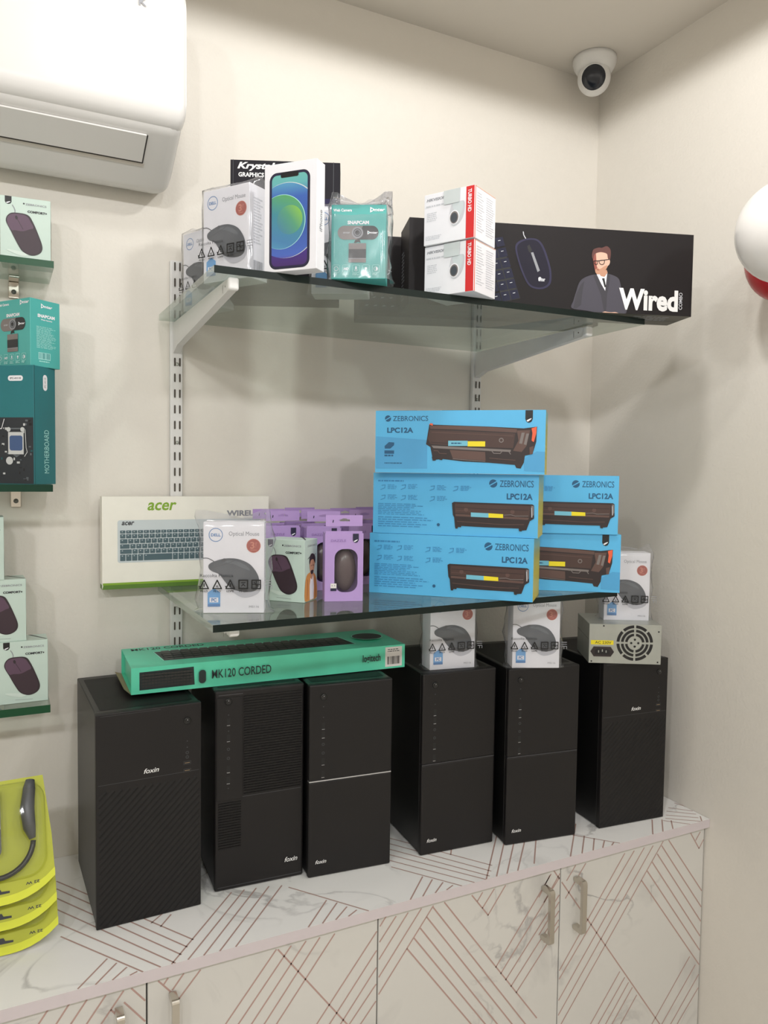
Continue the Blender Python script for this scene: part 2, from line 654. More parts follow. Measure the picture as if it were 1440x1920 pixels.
def tag(o, label, cat, group=None):
    o['label'] = label
    o['category'] = cat
    if group:
        o['group'] = group
    return o
def thing(name, label, cat, loc=(0, 0, 0), rz=0.0, group=None):
    o = bpy.data.objects.new(name, None)
    o.empty_display_size = 0.05
    COL.objects.link(o)
    o.location = loc
    o.rotation_euler = (0, 0, rz)
    return tag(o, label, cat, group)
def struct(mb, name):
    o = mb.build(name)
    o['kind'] = 'structure'
    return o
def kids(o):
    return [c for c in bpy.data.objects if c.parent == o]
def dup(o, loc, rz, label, parent=None):
    c = o.copy()
    COL.objects.link(c)
    if parent is None:
        c.location = loc
        c.rotation_euler = (0, 0, rz)
        c['label'] = label
    else:
        c.parent = parent
    for ch in kids(o):
        dup(ch, None, None, None, c)
    return c
def loc_of(F, dz=0.0):
    return (F['x'], F['y'], F['z0'] + dz)

# ================================================================== the room
H = 1.804
FL = -0.76
XL, YF = -3.6, -3.6
mb = MB(); mb.box(XL, 0.0, FL, 0.0, 0.1, H, 'wall_paint'); struct(mb, 'wall_back')
mb = MB(); mb.box(0.0, YF, FL, 0.1, 0.1, H, 'wall_paint'); struct(mb, 'wall_right')
mb = MB(); mb.box(XL - 0.1, YF, FL, XL, 0.1, H, 'wall_paint'); struct(mb, 'wall_left')
mb = MB(); mb.box(XL - 0.1, YF - 0.1, FL, 0.1, YF, H, 'wall_paint'); struct(mb, 'wall_front')
mb = MB(); mb.box(XL - 0.1, YF - 0.1, FL - 0.1, 0.1, 0.1, FL, 'floor_tile'); struct(mb, 'floor')
mb = MB(); mb.box(XL - 0.1, YF - 0.1, H, 0.1, 0.1, H + 0.1, 'ceiling_paint'); struct(mb, 'ceiling')

# ================================================================== counter and cabinets
mb = MB()
mb.sheetbox(-2.4, -0.43, -0.019, -0.001, -0.0005, 0.0, {'all': 'marble_top', 'y0': 'edge_band'})
f = Face(mb, (0, 0, 0), (1, 0, 0), (0, 1, 0))
TOPL = [((-1.3433,-0.2807),(-1.2376,-0.4302)),
 ((-1.3432,-0.2411),(-1.2110,-0.4315)),
 ((-1.3441,-0.1929),(-1.1886,-0.4298)),
 ((-1.3417,-0.1554),(-1.1757,-0.4124)),
 ((-1.3396,-0.1220),(-1.1629,-0.3966)),
 ((-1.3378,-0.0937),(-1.1498,-0.3812)),
 ((-1.0547,-0.2690),(-1.1936,-0.4353)),
 ((-1.0312,-0.2706),(-1.1683,-0.4335)),
 ((-1.0097,-0.2743),(-1.1434,-0.4359)),
 ((-0.9866,-0.2787),(-1.1177,-0.4367)),
 ((-0.9642,-0.2860),(-1.0916,-0.4379)),
 ((-1.2827,-0.3734),(-1.3300,-0.4283)),
 ((-1.2709,-0.3907),(-1.3054,-0.4317)),
 ((-1.2582,-0.4082),(-1.2813,-0.4325)),
 ((-1.2456,-0.4254),(-1.2558,-0.4347)),
 ((-1.1681,-0.2934),(-1.1906,-0.3215)),
 ((-1.1809,-0.2845),(-1.2031,-0.3047))]
TOPL += [((-0.9541,-0.2974),(-0.8537,-0.4371)),
 ((-0.9080,-0.3672),(-0.9663,-0.4369)),
 ((-0.8939,-0.3826),(-0.9404,-0.4388)),
 ((-0.8833,-0.4019),(-0.9159,-0.4411)),
 ((-0.8719,-0.4185),(-0.8918,-0.4418)),
 ((-0.7480,-0.3127),(-0.6609,-0.4355)),
 ((-0.7438,-0.2832),(-0.6328,-0.4368)),
 ((-0.7379,-0.2570),(-0.6074,-0.4373)),
 ((-0.7276,-0.2364),(-0.5935,-0.4224)),
 ((-0.7169,-0.2152),(-0.5802,-0.4086)),
 ((-0.7060,-0.1933),(-0.5662,-0.3912)),
 ((-0.4737,-0.2787),(-0.6052,-0.4383)),
 ((-0.4561,-0.2869),(-0.5816,-0.4410)),
 ((-0.4369,-0.2959),(-0.5571,-0.4427)),
 ((-0.4161,-0.3056),(-0.5318,-0.4427)),
 ((-0.7111,-0.3703),(-0.7698,-0.4394)),
 ((-0.6993,-0.3870),(-0.7438,-0.4400)),
 ((-0.6865,-0.4046),(-0.7175,-0.4418)),
 ((-0.6752,-0.4213),(-0.6929,-0.4401)),
 ((-0.6018,-0.2983),(-0.6176,-0.3207))]
TOPL += [((-0.3827,-0.2975),(-0.4856,-0.4210)),
 ((-0.2941,-0.3208),(-0.4011,-0.4383)),
 ((-0.3152,-0.3726),(-0.3710,-0.4372)),
 ((-0.3039,-0.3906),(-0.3416,-0.4385)),
 ((-0.2911,-0.4074),(-0.3157,-0.4381)),
 ((-0.2784,-0.4216),(-0.2910,-0.4385)),
 ((-0.3349,-0.3591),(-0.2696,-0.4347)),
 ((-0.1232,-0.3772),(-0.1750,-0.4380)),
 ((-0.1028,-0.3867),(-0.1451,-0.4373)),
 ((-0.0872,-0.3986),(-0.1152,-0.4355))]
TOPL += [((-0.0072,-0.3350),(0.0012,-0.3602)),
 ((-0.0405,-0.3474),(-0.0038,-0.3839)),
 ((-0.0584,-0.3592),(-0.0100,-0.3989)),
 ((-0.0754,-0.3735),(-0.0202,-0.4141)),
 ((-0.0898,-0.3855),(-0.0303,-0.4290)),
 ((-0.1031,-0.3915),(-0.0633,-0.4305)),
 ((-0.0100,-0.4114),(-0.0262,-0.4315))]
for a, b in TOPL:
    f.k = 0
    f.line([a, (b[0], max(b[1], -0.4295))], 0.0027, 'copper_line')
ct = mb.build('countertop')
tag(ct, 'long white marble-look countertop with copper lines and a pale lilac front edge', 'countertop')

DOOR_A = [((-1.0194,-0.0314),(-1.1224,-0.1538)),
 ((-0.9932,-0.0322),(-1.1009,-0.1608)),
 ((-0.9665,-0.0313),(-1.0785,-0.1682)),
 ((-0.9410,-0.0316),(-1.0564,-0.1756)),
 ((-0.9133,-0.0323),(-1.0352,-0.1826)),
 ((-0.8251,-0.0420),(-0.9632,-0.2064)),
 ((-0.8100,-0.0590),(-0.9391,-0.2143)),
 ((-0.7947,-0.0723),(-0.9182,-0.2212)),
 ((-0.7717,-0.0802),(-0.9023,-0.2265)),
 ((-0.7484,-0.0865),(-0.8808,-0.2336)),
 ((-1.0161,-0.0323),(-0.8590,-0.2408)),
 ((-1.1466,-0.0302),(-1.1803,-0.0676)),
 ((-1.1731,-0.0287),(-1.1904,-0.0500)),
 ((-1.1976,-0.0291),(-1.2033,-0.0365)),
 ((-1.2118,-0.0295),(-1.1803,-0.0676)),
 ((-1.2522,-0.0294),(-1.2276,-0.0603)),
 ((-1.2631,-0.0482),(-1.2276,-0.0938))]
DOOR_A += [((-1.3708,-0.0266),(-1.3994,-0.0664)),
 ((-1.3420,-0.0270),(-1.3757,-0.0742)),
 ((-1.3172,-0.0278),(-1.3561,-0.0807)),
 ((-1.2903,-0.0290),(-1.3347,-0.0879)),
 ((-1.2645,-0.0298),(-1.3144,-0.0946)),
 ((-1.2824,-0.0542),(-1.2630,-0.0797))]
DOOR_B = [((-0.6906,-0.0305),(-0.4676,-0.3247)),
 ((-0.7149,-0.0340),(-0.4882,-0.3387)),
 ((-0.7281,-0.0494),(-0.5196,-0.3300)),
 ((-0.7412,-0.0674),(-0.5555,-0.3184)),
 ((-0.7542,-0.0826),(-0.5840,-0.3092)),
 ((-0.7686,-0.0987),(-0.6169,-0.2985)),
 ((-0.7404,-0.0303),(-0.8282,-0.1384)),
 ((-0.7683,-0.0312),(-0.8260,-0.1025)),
 ((-0.7929,-0.0316),(-0.8250,-0.0702)),
 ((-0.7149,-0.0313),(-0.8278,-0.1699)),
 ((-0.8130,-0.0265),(-0.8246,-0.0412)),
 ((-0.6296,-0.0317),(-0.5914,-0.0800)),
 ((-0.5521,-0.0306),(-0.5914,-0.0800)),
 ((-0.5786,-0.0314),(-0.6048,-0.0626)),
 ((-0.6056,-0.0319),(-0.6165,-0.0459)),
 ((-0.4403,-0.0335),(-0.5705,-0.1897)),
 ((-0.4104,-0.0359),(-0.5585,-0.2060)),
 ((-0.3997,-0.0619),(-0.5463,-0.2224)),
 ((-0.3986,-0.0947),(-0.5330,-0.2392)),
 ((-0.3976,-0.1260),(-0.5199,-0.2561))]
DOOR_C = [((-0.2433,-0.0330),(-0.4531,-0.2923)),
 ((-0.2163,-0.0332),(-0.4680,-0.3246)),
 ((-0.1872,-0.0325),(-0.4574,-0.3597)),
 ((-0.1613,-0.0337),(-0.4472,-0.3789)),
 ((-0.1314,-0.0301),(-0.4183,-0.3751)),
 ((-0.1143,-0.0308),(0.0164,-0.1983)),
 ((-0.1348,-0.0393),(0.0184,-0.2389)),
 ((-0.1473,-0.0550),(0.0202,-0.2752)),
 ((-0.1616,-0.0702),(0.0222,-0.3130)),
 ((-0.1757,-0.0868),(0.0239,-0.3480)),
 ((-0.1916,-0.1042),(0.0082,-0.3615)),
 ((-0.4326,-0.0287),(-0.1060,-0.4715)),
 ((-0.3772,-0.0293),(-0.3994,-0.0560)),
 ((-0.3505,-0.0312),(-0.4014,-0.0925)),
 ((-0.2473,-0.2923),(-0.3376,-0.3988)),
 ((-0.2323,-0.3093),(-0.3168,-0.4056)),
 ((-0.2209,-0.3239),(-0.2957,-0.4125)),
 ((-0.2093,-0.3386),(-0.2780,-0.4183)),
 ((-0.1957,-0.3597),(-0.2528,-0.4265)),
 ((-0.0365,-0.3176),(-0.1493,-0.4429)),
 ((-0.0172,-0.3423),(-0.1330,-0.4685)),
 ((0.0039,-0.3587),(-0.1057,-0.4774)),
 ((0.0113,-0.3833),(-0.0860,-0.4838)),
 ((-0.0463,-0.0290),(-0.0184,-0.0696)),
 ((0.0128,-0.0292),(-0.0184,-0.0696)),
 ((-0.0163,-0.0321),(-0.0295,-0.0484))]

DOOR_X = [((-0.4326,-0.0287),(-0.3970,-0.0764)),
 ((-0.4435,-0.0354),(-0.4692,-0.0735)),
 ((-0.4178,-0.0373),(-0.4562,-0.0870)),
 ((-0.4082,-0.0856),(-0.4669,-0.1520)),
 ((-0.3991,-0.1143),(-0.4536,-0.1712))]
def clip_seg(a, b, x0, x1, z0, z1):
    t0, t1 = 0.0, 1.0
    d = (b[0] - a[0], b[1] - a[1])
    for p, q in ((-d[0], a[0] - x0), (d[0], x1 - a[0]), (-d[1], a[1] - z0), (d[1], z1 - a[1])):
        if abs(p) < 1e-12:
            if q < 0:
                return None
        else:
            t = q / p
            if p < 0:
                t0 = max(t0, t)
            else:
                t1 = min(t1, t)
    if t0 >= t1:
        return None
    return ((a[0] + d[0] * t0, a[1] + d[1] * t0), (a[0] + d[0] * t1, a[1] + d[1] * t1))

def rounded(pts, r, n=4):
    out = []
    L = len(pts)
    for i in range(L):
        p, a, b = Vector(pts[i]), Vector(pts[i - 1]), Vector(pts[(i + 1) % L])
        rr = min(r, (a - p).length * 0.45, (b - p).length * 0.45)
        s, e = p + (a - p).normalized() * rr, p + (b - p).normalized() * rr
        for j in range(n + 1):
            t = j / n
            q = s * (1 - t) ** 2 + p * 2 * t * (1 - t) + e * t * t
            out.append((q.x, q.y))
    return out
DT, DB = -0.0205, -0.70
def handle(parent, x):
    m = MB()
    zt, zb, y = -0.055, -0.155, -0.419
    prof = rounded([(y, zt + .005), (y - .030, zt + .005), (y - .030, zb - .005), (y, zb - .005), (y, zb + .005), (y - .0225, zb + .005), (y - .0225, zt - .005), (y, zt - .005)], 0.007, 4)
    m.prism(prof, 'x', x - .0055, x + .0055, 'nickel')
    m.build('handle', parent)
def cabinet(x0, x1, xm, hx, label):
    t = thing('base_cabinet', label, 'cabinet')
    m = MB()
    m.box(x0 + 0.0005, -0.399, FL, x1 - 0.0005, -0.0015, -0.0197, 'gap_dark')
    m.build('cabinet_body', t)
    for a, b, h in ((x0, xm, hx[0]), (xm, x1, hx[1])):
        m = MB()
        m.box(a + 0.0013, -0.418, DB, b - 0.0013, -0.3995, DT, 'marble_door', 0.0008, 1)
        f = Face(m, (0, -0.418, 0), (1, 0, 0), (0, 0, 1))
        for s in (DOOR_A if b < -0.8 else (DOOR_B + DOOR_X if b < -0.4 else DOOR_C)):
            q = clip_seg(s[0], s[1], a + 0.003, b - 0.003, DB, DT - 0.001)
            if q:
                f.k = 0
                f.line(q, 0.0027, 'copper_line')
        d = m.build('door', t)
        handle(d, h)
cabinet(-0.8285, -0.002, -0.415, (-0.459, -0.377), 'marble-look cabinet at the right wall under the four right computer towers')
cabinet(-1.64, -0.8285, -1.2295, (-1.272, -1.191), 'marble-look cabinet under the left towers and the yellow blister packs')

# ================================================================== air conditioner
def loft_ends(mb, prof, xs, m, cy, cz):
    """profile (y,z) swept along x; xs = list of (x, inset) - inset shrinks towards the centre"""
    n = len(prof)
    vs, fs = [], []
    for x, ins in xs:
        for y, z in prof:
            d = Vector((cy - y, cz - z))
            L = d.length
            d = d / L if L > 0 else d
            k = min(ins, L * 0.8)
            wall = 0.0 if y > -0.02 else 1.0
            vs.append((x, y + d.x * k * wall, z + d.y * k))
    for i in range(len(xs) - 1):
        for k in range(n):
            fs.append((i * n + k, i * n + (k + 1) % n, (i + 1) * n + (k + 1) % n, (i + 1) * n + k))
    fs.append(tuple(range(n)))
    fs.append(tuple((len(xs) - 1) * n + k for k in range(n))[::-1])
    mb.add(vs, fs, m, True)
ac = thing('air_conditioner', 'white wall-mounted air conditioner high on the back wall at upper left', 'air conditioner', (-1.55, 0, 1.32))
XR = -1.125
def ends(x0, x1, r):
    L = []
    for t in (0, .15, .35, .6, 1.0):
        L.append((x0 + r * t, r * (1 - math.sqrt(max(0, 1 - (1 - t) ** 2)))))
    for t in (1.0, .6, .35, .15, 0):
        L.append((x1 - r * t, r * (1 - math.sqrt(max(0, 1 - (1 - t) ** 2)))))
    return L
bodyp = rounded([(-0.001, 1.640), (-0.14, 1.640), (-0.19, 1.60), (-0.198, 1.380), (-0.187, 1.366), (-0.062, 1.302), (-0.001, 1.319)], 0.016)
panp = rounded([(-0.12, 1.650), (-0.185, 1.645), (-0.209, 1.600), (-0.212, 1.400), (-0.206, 1.383), (-0.190, 1.3705), (-0.165, 1.372), (-0.13, 1.50)], 0.012)
def shift(p): return [(y, z - 1.32) for y, z in p]
m = MB(); loft_ends(m, shift(bodyp), ends(-0.44, XR + 1.55, 0.024), 'ac_white', -0.10, 0.16); acb = m.build('housing', ac)
m = MB(); loft_ends(m, shift(panp), ends(-0.443, XR + 1.5525, 0.022), 'ac_white', -0.17, 0.17)
f = Face(m, (0, -0.2118, -1.32), (1, 0, 0), (0, 0, 1))
f.text('K', (0.345, 1.560), (0.358, 1.572), 'ink_grey', 0.02)
m.build('front_panel', ac)
# outlet on the sloping underside
e0, e1 = Vector((-0.1868, 1.3655)), Vector((-0.0665, 1.3043))
sl = (e1 - e0).normalized()
nr = Vector((sl.y, -sl.x))
def chin(x, s, o):
    q = e0 + sl * s + nr * o
    return (x, q.x, q.y - 1.32)
def slab(m, x0, x1, s0, s1, o0, o1, mt):
    P = [chin(x0, s0, o0), chin(x1, s0, o0), chin(x1, s1, o0), chin(x0, s1, o0), chin(x0, s0, o1), chin(x1, s0, o1), chin(x1, s1, o1), chin(x0, s1, o1)]
    m.add(P, [(3, 2, 1, 0), (4, 5, 6, 7), (0, 1, 5, 4), (1, 2, 6, 5), (2, 3, 7, 6), (3, 0, 4, 7)], mt)
m = MB(); slab(m, -0.40, 0.366, 0.012, 0.0755, -0.001, 0.0008, 'gap_dark'); m.build('outlet_slot', ac)
m = MB(); slab(m, -0.40, 0.363, 0.010, 0.0700, 0.0004, 0.0040, 'ac_white'); lv = m.build('louver', ac)
m = MB(); slab(m, -0.40, 0.368, 0.0755, 0.083, -0.001, 0.0012, 'ac_grey'); m.build('outlet_lip', ac)

# ================================================================== ceiling camera
cc = thing('security_camera', 'white dome security camera on the ceiling in the corner', 'security camera', (-0.092, -0.084, H - 0.0005))
m = MB(); m.lathe([(0, 0), (0.053, 0), (0.053, -0.010), (0.050, -0.020), (0.044, -0.030), (0.036, -0.034), (0.0, -0.034)], 'white_plastic', 40); m.build('base', cc)
CB = Vector((-0.004, -0.004, -0.050))
m = MB(); m.ellipsoid(CB, (0.040, 0.040, 0.040), 'white_plastic', 32, 20); eye = m.build('eyeball', cc)
dirv = Vector((-0.66, -0.70, -0.36)).normalized()
M = Matrix.Translation(CB) @ dirv.to_track_quat('Z', 'Y').to_matrix().to_4x4()
m = MB(); m.lathe([(0.0315, 0.024), (0.0305, 0.0315), (0.0285, 0.0325), (0.0280, 0.030)], 'white_plastic', 36, M); m.build('lens_rim', eye)
m = MB(); m.lathe([(0.0282, 0.0310), (0.022, 0.0375), (0.015, 0.0405), (0.008, 0.0420), (0.0, 0.0425)], 'lens_black', 36, M); m.build('lens', eye)
m = MB(); m.lathe([(0, 0), (0.003, 0), (0.003, -0.002), (0, -0.002)], 'slot_dark', 12, Matrix.Translation((0.022, -0.036, -0.0215))); m.build('screw', cc)

# ================================================================== balloons on the right wall
def balloon(x, y, z, r, tilt, mt, label, pear=1.12):
    t = thing('balloon', label, 'balloon', (x, y, z), 0, 'party balloons on the right wall')
    R = Matrix.Rotation(tilt[0], 4, 'X') @ Matrix.Rotation(tilt[1], 4, 'Y')
    pr = []
    for i in range(25):
        a = PI * i / 24
        zz = math.cos(a)
        rr = math.sin(a)
        if zz < 0:
            zz *= pear
        pr.append((r * rr, r * zz))
    m = MB(); m.lathe(pr, mt, 40, R); b = m.build('skin', t)
    m = MB(); m.lathe([(0.002, -(pear - .01) * r), (0.004, -(pear + .02) * r), (0.009, -(pear + .09) * r), (0.010, -(pear + .095) * r), (0.0, -(pear + .04) * r)], mt, 16, R); m.build('knot', t)
WB = (-0.2400,-0.7443,1.1841)
balloon(WB[0], WB[1], WB[2], 0.085, (0.0, 0.2), 'balloon_white', 'white balloon in front of the right wall, above a red one', 1.02)
RB = (-0.0770,-0.6221,1.1918)
balloon(RB[0], RB[1], RB[2], 0.075, (0.1, 0.1), 'balloon_red', 'red balloon mostly hidden under the white balloon')

# ================================================================== uprights, brackets, glass shelves
def upright(name_label, x, z0, z1, n):
    t = thing('shelf_upright', name_label, 'shelf upright', (x, 0, z0))
    m = MB()
    wd = 0.0255
    h = z1 - z0
    m.box(-wd / 2, -0.0125, 0, wd / 2, -0.0005, h, 'white_steel', 0.0025, 2)
    f = Face(m, (0, -0.0125, 0), (1, 0, 0), (0, 0, 1))
    z = 0.012
    while z + 0.02 < h:
        for u in (-0.0037, 0.0063):
            f.rrect((u - 0.0016, z), (u + 0.0016, z + 0.017), 0.0015, 'slot_dark', 3)
        z += 0.0318
    m.build('rail', t)
    for k in n:
        m = MB()
        m.lathe([(0, 0), (0.0038, 0), (0.003, 0.0016), (0, 0.0018)], 'galvanised', 14, Matrix.Translation((0.0015, -0.0126, k - z0)) @ Matrix.Rotation(PI / 2, 4, 'X'))
        m.build('screw', t)
upright('left slotted white upright rail behind the keyboard carton and the optical mouse boxes', -1.101, 0.30, 1.192, (0.9842, 0.8252))
upright('right slotted white upright rail above the blue toner cartons', -0.3735, 0.30, 1.192, (0.9524,))
def bracket(x, zt, tip, label, deep=1.0):
    t = thing('shelf_bracket', label, 'shelf bracket', (x, 0, zt))
    m = MB()
    P = [(-0.0127, -0.001), (-tip + 0.012, -0.001), (-tip, -0.004), (-tip, -0.013), (-tip + 0.006, -0.020 * deep), (-0.05, -0.050 * deep), (-0.0127, -0.062 * deep)]
    m.prism(P, 'x', -0.0065, 0.0065, 'white_steel')
    f = Face(m, (-0.0065, 0, 0), (0, -1, 0), (0, 0, 1))
    f.disc((tip - 0.018, -0.0105), 0.0016, 'slot_dark', 10)
    f.line([(tip - 0.032, -0.006), (tip - 0.032, -0.018)], 0.0012, 'slot_dark')
    m.build('arm', t)
    m = MB()
    m.box(-0.0085, -tip - 0.0085, -0.0205 * deep, 0.0085, -tip + 0.004, -0.0008, 'white_plastic', 0.004, 4)
    m.build('end_cap', t)
bracket(-1.101, 1.0675, 0.428, 'white arm bracket holding the top glass shelf at its left end')
bracket(-0.3735, 1.0675, 0.405, 'white arm bracket holding the top glass shelf at its right end')
bracket(-1.101, 0.5225, 0.440, 'white bracket under the left end of the middle glass shelf', 0.55)
bracket(-0.3735, 0.5225, 0.24, 'white bracket under the right end of the middle glass shelf', 0.55)
def glass_shelf(P, z, th, label, edge='glass_edge', side='glass'):
    """P: four plan corners front-left, front-right, back-right, back-left"""
    m = MB()
    v = [(x, y, z - th) for x, y in P] + [(x, y, z) for x, y in P]
    for fc, mt in (((3, 2, 1, 0), 'glass'), ((4, 5, 6, 7), 'glass'), ((0, 1, 5, 4), edge), ((1, 2, 6, 5), side), ((2, 3, 7, 6), side), ((3, 0, 4, 7), side)):
        m.add([v[i] for i in fc], [(0, 1, 2, 3)], mt)
    return tag(m.build('glass_shelf'), label, 'glass shelf')
glass_shelf([(-1.133, -0.441), (-0.285, -0.470), (-0.275, -0.014), (-1.136, -0.014)], 1.08, 0.0115, 'top greenish glass shelf carrying the phone box and white camera cartons', 'glass_edge', 'glass_edge_green' if False else 'glass')
glass_shelf([(-1.139, -0.463), (-0.295, -0.428), (-0.285, -0.014), (-1.139, -0.014)], 0.535, 0.0115, 'middle glass shelf carrying the blue toner cartons', 'glass_edge')
# the little glass rack on the left
mat('rack_edge', '1f4a30', 0.3, spec=0.2)
mat('rack_edge_dark', '17382a', 0.3, spec=0.2)
def rack(z, y0, x1, th, label, edge):
    glass_shelf([(-1.62, y0), (x1, y0), (x1, -0.002), (-1.62, -0.002)], z, th, label, edge)
def clip(x, z, label):
    t = thing('bracket_clip', label, 'shelf clip', (x, 0, z))
    m = MB()
    m.box(-0.009, -0.045, -0.0035, 0.009, -0.0005, -0.0004, 'nickel', 0.001, 1)
    m.box(-0.009, -0.006, -0.034, 0.009, -0.0005, -0.0036, 'nickel', 0.001, 1)
    m.build('plate', t)
    m = MB()
    m.lathe([(0, 0), (0.0045, 0), (0.004, 0.002), (0, 0.0026)], 'galv_dark', 14, Matrix.Translation((0, -0.006, -0.022)) @ Matrix.Rotation(PI / 2, 4, 'X'))
    m.build('screw', t)
rack(1.130, -0.135, -1.337, 0.012, 'small glass shelf at upper left under a pale green mouse carton', 'rack_edge')
rack(0.741, -0.165, -1.343, 0.012, 'small glass shelf at left under the motherboard carton', 'rack_edge_dark')
rack(0.346, -0.130, -1.348, 0.014, 'small glass shelf at lower left under the pale green mouse cartons', 'rack_edge')
clip(-1.398, 1.118, 'nickel clip under the upper left small glass shelf')
clip(-1.398, 0.729, 'nickel clip under the small glass shelf of the motherboard carton')
clip(-1.43, 0.332, 'nickel clip under the lower left small glass shelf')

# ================================================================== computer towers
def tower(F, style, label, group):
    w, d, h = F['w'], F['d'], F['h']
    t = thing('computer_tower', label, 'computer tower', loc_of(F, 0.0007), F['a'], group)
    m = MB()
    m.box(0.001, 0.012, 0.001, w - 0.001, d, h - 0.0005, 'black_case', 0.0015, 1)
    f = top(m, w, d, h - 0.0005)
    f.rrect((0.010, 0.022), (w - 0.010, d - 0.02), 0.004, 'black_mesh')
    m.build('case', t)
    m = MB()
    if style == 'ridge':
        m.box(0, 0, 0, w, 0.0125, h, 'black_front', 0.0015, 2)
        f = front(m, w, d, h)
        zl = h * 0.672
        f.line([(0.004, zl), (w - 0.004, zl)], 0.0008, 'dim_line')
        f.line([(0.008, h - 0.004), (w * 0.6, h - 0.004)], 0.0008, 'dim_line')
        # diagonal pressed ridges on the lower half
        s = 0.0125
        k = -0.3
        while k < 0.32:
            q = clip_seg((k, 0.004), (k + 0.24, 0.244), 0.004, w - 0.004, 0.004, zl - 0.012)
            if q:
                a, b = q
                n = Vector((-1, 1)).normalized() * 0.0032
                vs = [(a[0] - n.x, 0, a[1] - n.y), (b[0] - n.x, 0, b[1] - n.y), (b[0], -0.0008, b[1]), (a[0], -0.0008, a[1]), (a[0] + n.x, 0, a[1] + n.y), (b[0] + n.x, 0, b[1] + n.y)]
                m.add(vs, [(0, 1, 2, 3), (3, 2, 5, 4)], 'black_mesh')
            k += s
        px, logo = w * 0.86, (w * 0.44, h * 0.695, w * 0.585, h * 0.718)
        fp = m.build('front_panel', t)
        ports = [(0.79, 'dot'), (0.755, 'dot'), (0.725, 'jack'), (0.70, 'jack'), (0.668, 'usb'), (0.625, 'usb')]
        ports = [(1 - (1 - z) * 0.86, k) for z, k in ports]
        pw = 0.918
    elif style == 'grille':
        m.box(0, 0, 0, w, 0.0125, h, 'black_front', 0.004, 3)
        f = front(m, w, d, h)
        f.line([(0.006, 0.007), (w - 0.004, 0.007)], 0.0014, 'dim_line')
        f.line([(0.007, h - 0.008), (w * 0.3, h - 0.008)], 0.0016, 'dim_line')
        z = h * 0.47
        while z < h - 0.012:
            m.box(w * 0.315, -0.0018, z, w * 0.965, 0.001, z + 0.0026, 'black_mesh')
            z += 0.0049
        z = h * 0.21
        while z < h * 0.44:
            m.box(w * 0.04, -0.0016, z, w * 0.285, 0.001, z + 0.0026, 'black_mesh')
            z += 0.0049
        m.box(0.003, -0.0012, h * 0.455, w * 0.30, 0.001, h - 0.013, 'black_front', 0.0005, 1)
        f.line([(w * 0.30, h * 0.462), (w * 0.965, h * 0.462)], 0.0012, 'dim_line')
        px, logo = w * 0.145, (w * 0.78, h * 0.088, w * 0.93, h * 0.113)
        fp = m.build('front_panel', t)
        ports = [(0.88, 'dot'), (0.845, 'usb'), (0.80, 'dot'), (0.765, 'usb'), (0.71, 'jack'), (0.665, 'jack'), (0.61, 'usb'), (0.555, 'usb'), (0.515, 'dot')]
        pw = 0.945
    else:
        m.box(0, 0, 0, w, 0.0125, h * 0.4985, 'black_front', 0.003, 2)
        m.box(0, 0, h * 0.5015, w, 0.0125, h, 'black_front', 0.003, 2)
        px, logo = w * 0.165, (w * 0.085, h * 0.068, w * 0.215, h * 0.088)
        fp = m.build('front_panel', t)
        m2 = MB()
        m2.box(0.001, 0.0004, h * 0.4975, w - 0.001, 0.010, h * 0.5025, 'silver_line' if style == 'bright' else 'dim_line')
        m2.build('trim_strip', t)
        ports = [(0.885, 'dot'), (0.83, 'dot'), (0.785, 'usb'), (0.74, 'usb'), (0.69, 'jack'), (0.645, 'jack'), (0.60, 'usb'), (0.535, 'usb')]
        pw = 0.935
    m = MB()
    m.lathe([(0.0065, -0.001), (0.0065, 0.0016), (0.005, 0.0024), (0.0, 0.002)], 'black_gloss', 20, Matrix.Translation((px, 0, pw * h)) @ Matrix.Rotation(PI / 2, 4, 'X'))
    f = Face(m, (px, -0.0026, pw * h), (1, 0, 0), (0, 0, 1))
    f.ring((0, 0), 0.0022, 0.0005, 'dim_line', 14, 2.2, 2.2 + 5.2)
    f.line([(0, 0.001), (0, 0.0032)], 0.0006, 'silver_line')
    m.build('power_button', t)
    off = -0.0014 if style == 'grille' else 0.0
    for z, k in ports:
        m = MB()
        f = Face(m, (px, off, z * h), (1, 0, 0), (0, 0, 1))
        if k == 'dot':
            f.disc((0, 0), 0.0012, 'dim_line', 10)
        elif k == 'jack':
            f.ring((0, 0), 0.0024, 0.0010, 'dim_line', 14)
            f.disc((0, 0), 0.0018, 'ink_black', 12)
        else:
            if style == 'ridge':
                f.rect((-0.0065, -0.0030), (0.0065, 0.0030), 'dim_line')
                f.rect((-0.0060, -0.0024), (0.0060, 0.0024), 'ink_black')
                f.rect((-0.0045, -0.0006), (0.0045, 0.0004), 'cardboard')
            else:
                f.rect((-0.0030, -0.0068), (0.0030, 0.0068), 'ink_black')
                f.rect((-0.0028, -0.0068), (0.0028, -0.0060), 'silver_line')
        m.build('usb_port' if k == 'usb' else ('audio_jack' if k == 'jack' else 'indicator'), fp)
    m = MB()
    f = Face(m, (0, off, 0), (1, 0, 0), (0, 0, 1))
    f.text('foxin', (logo[0], logo[1]), (logo[2], logo[3]), 'logo_white', 0.012, 0.3)
    m.build('logo', fp)
    return t
G = 'black computer towers on the counter'
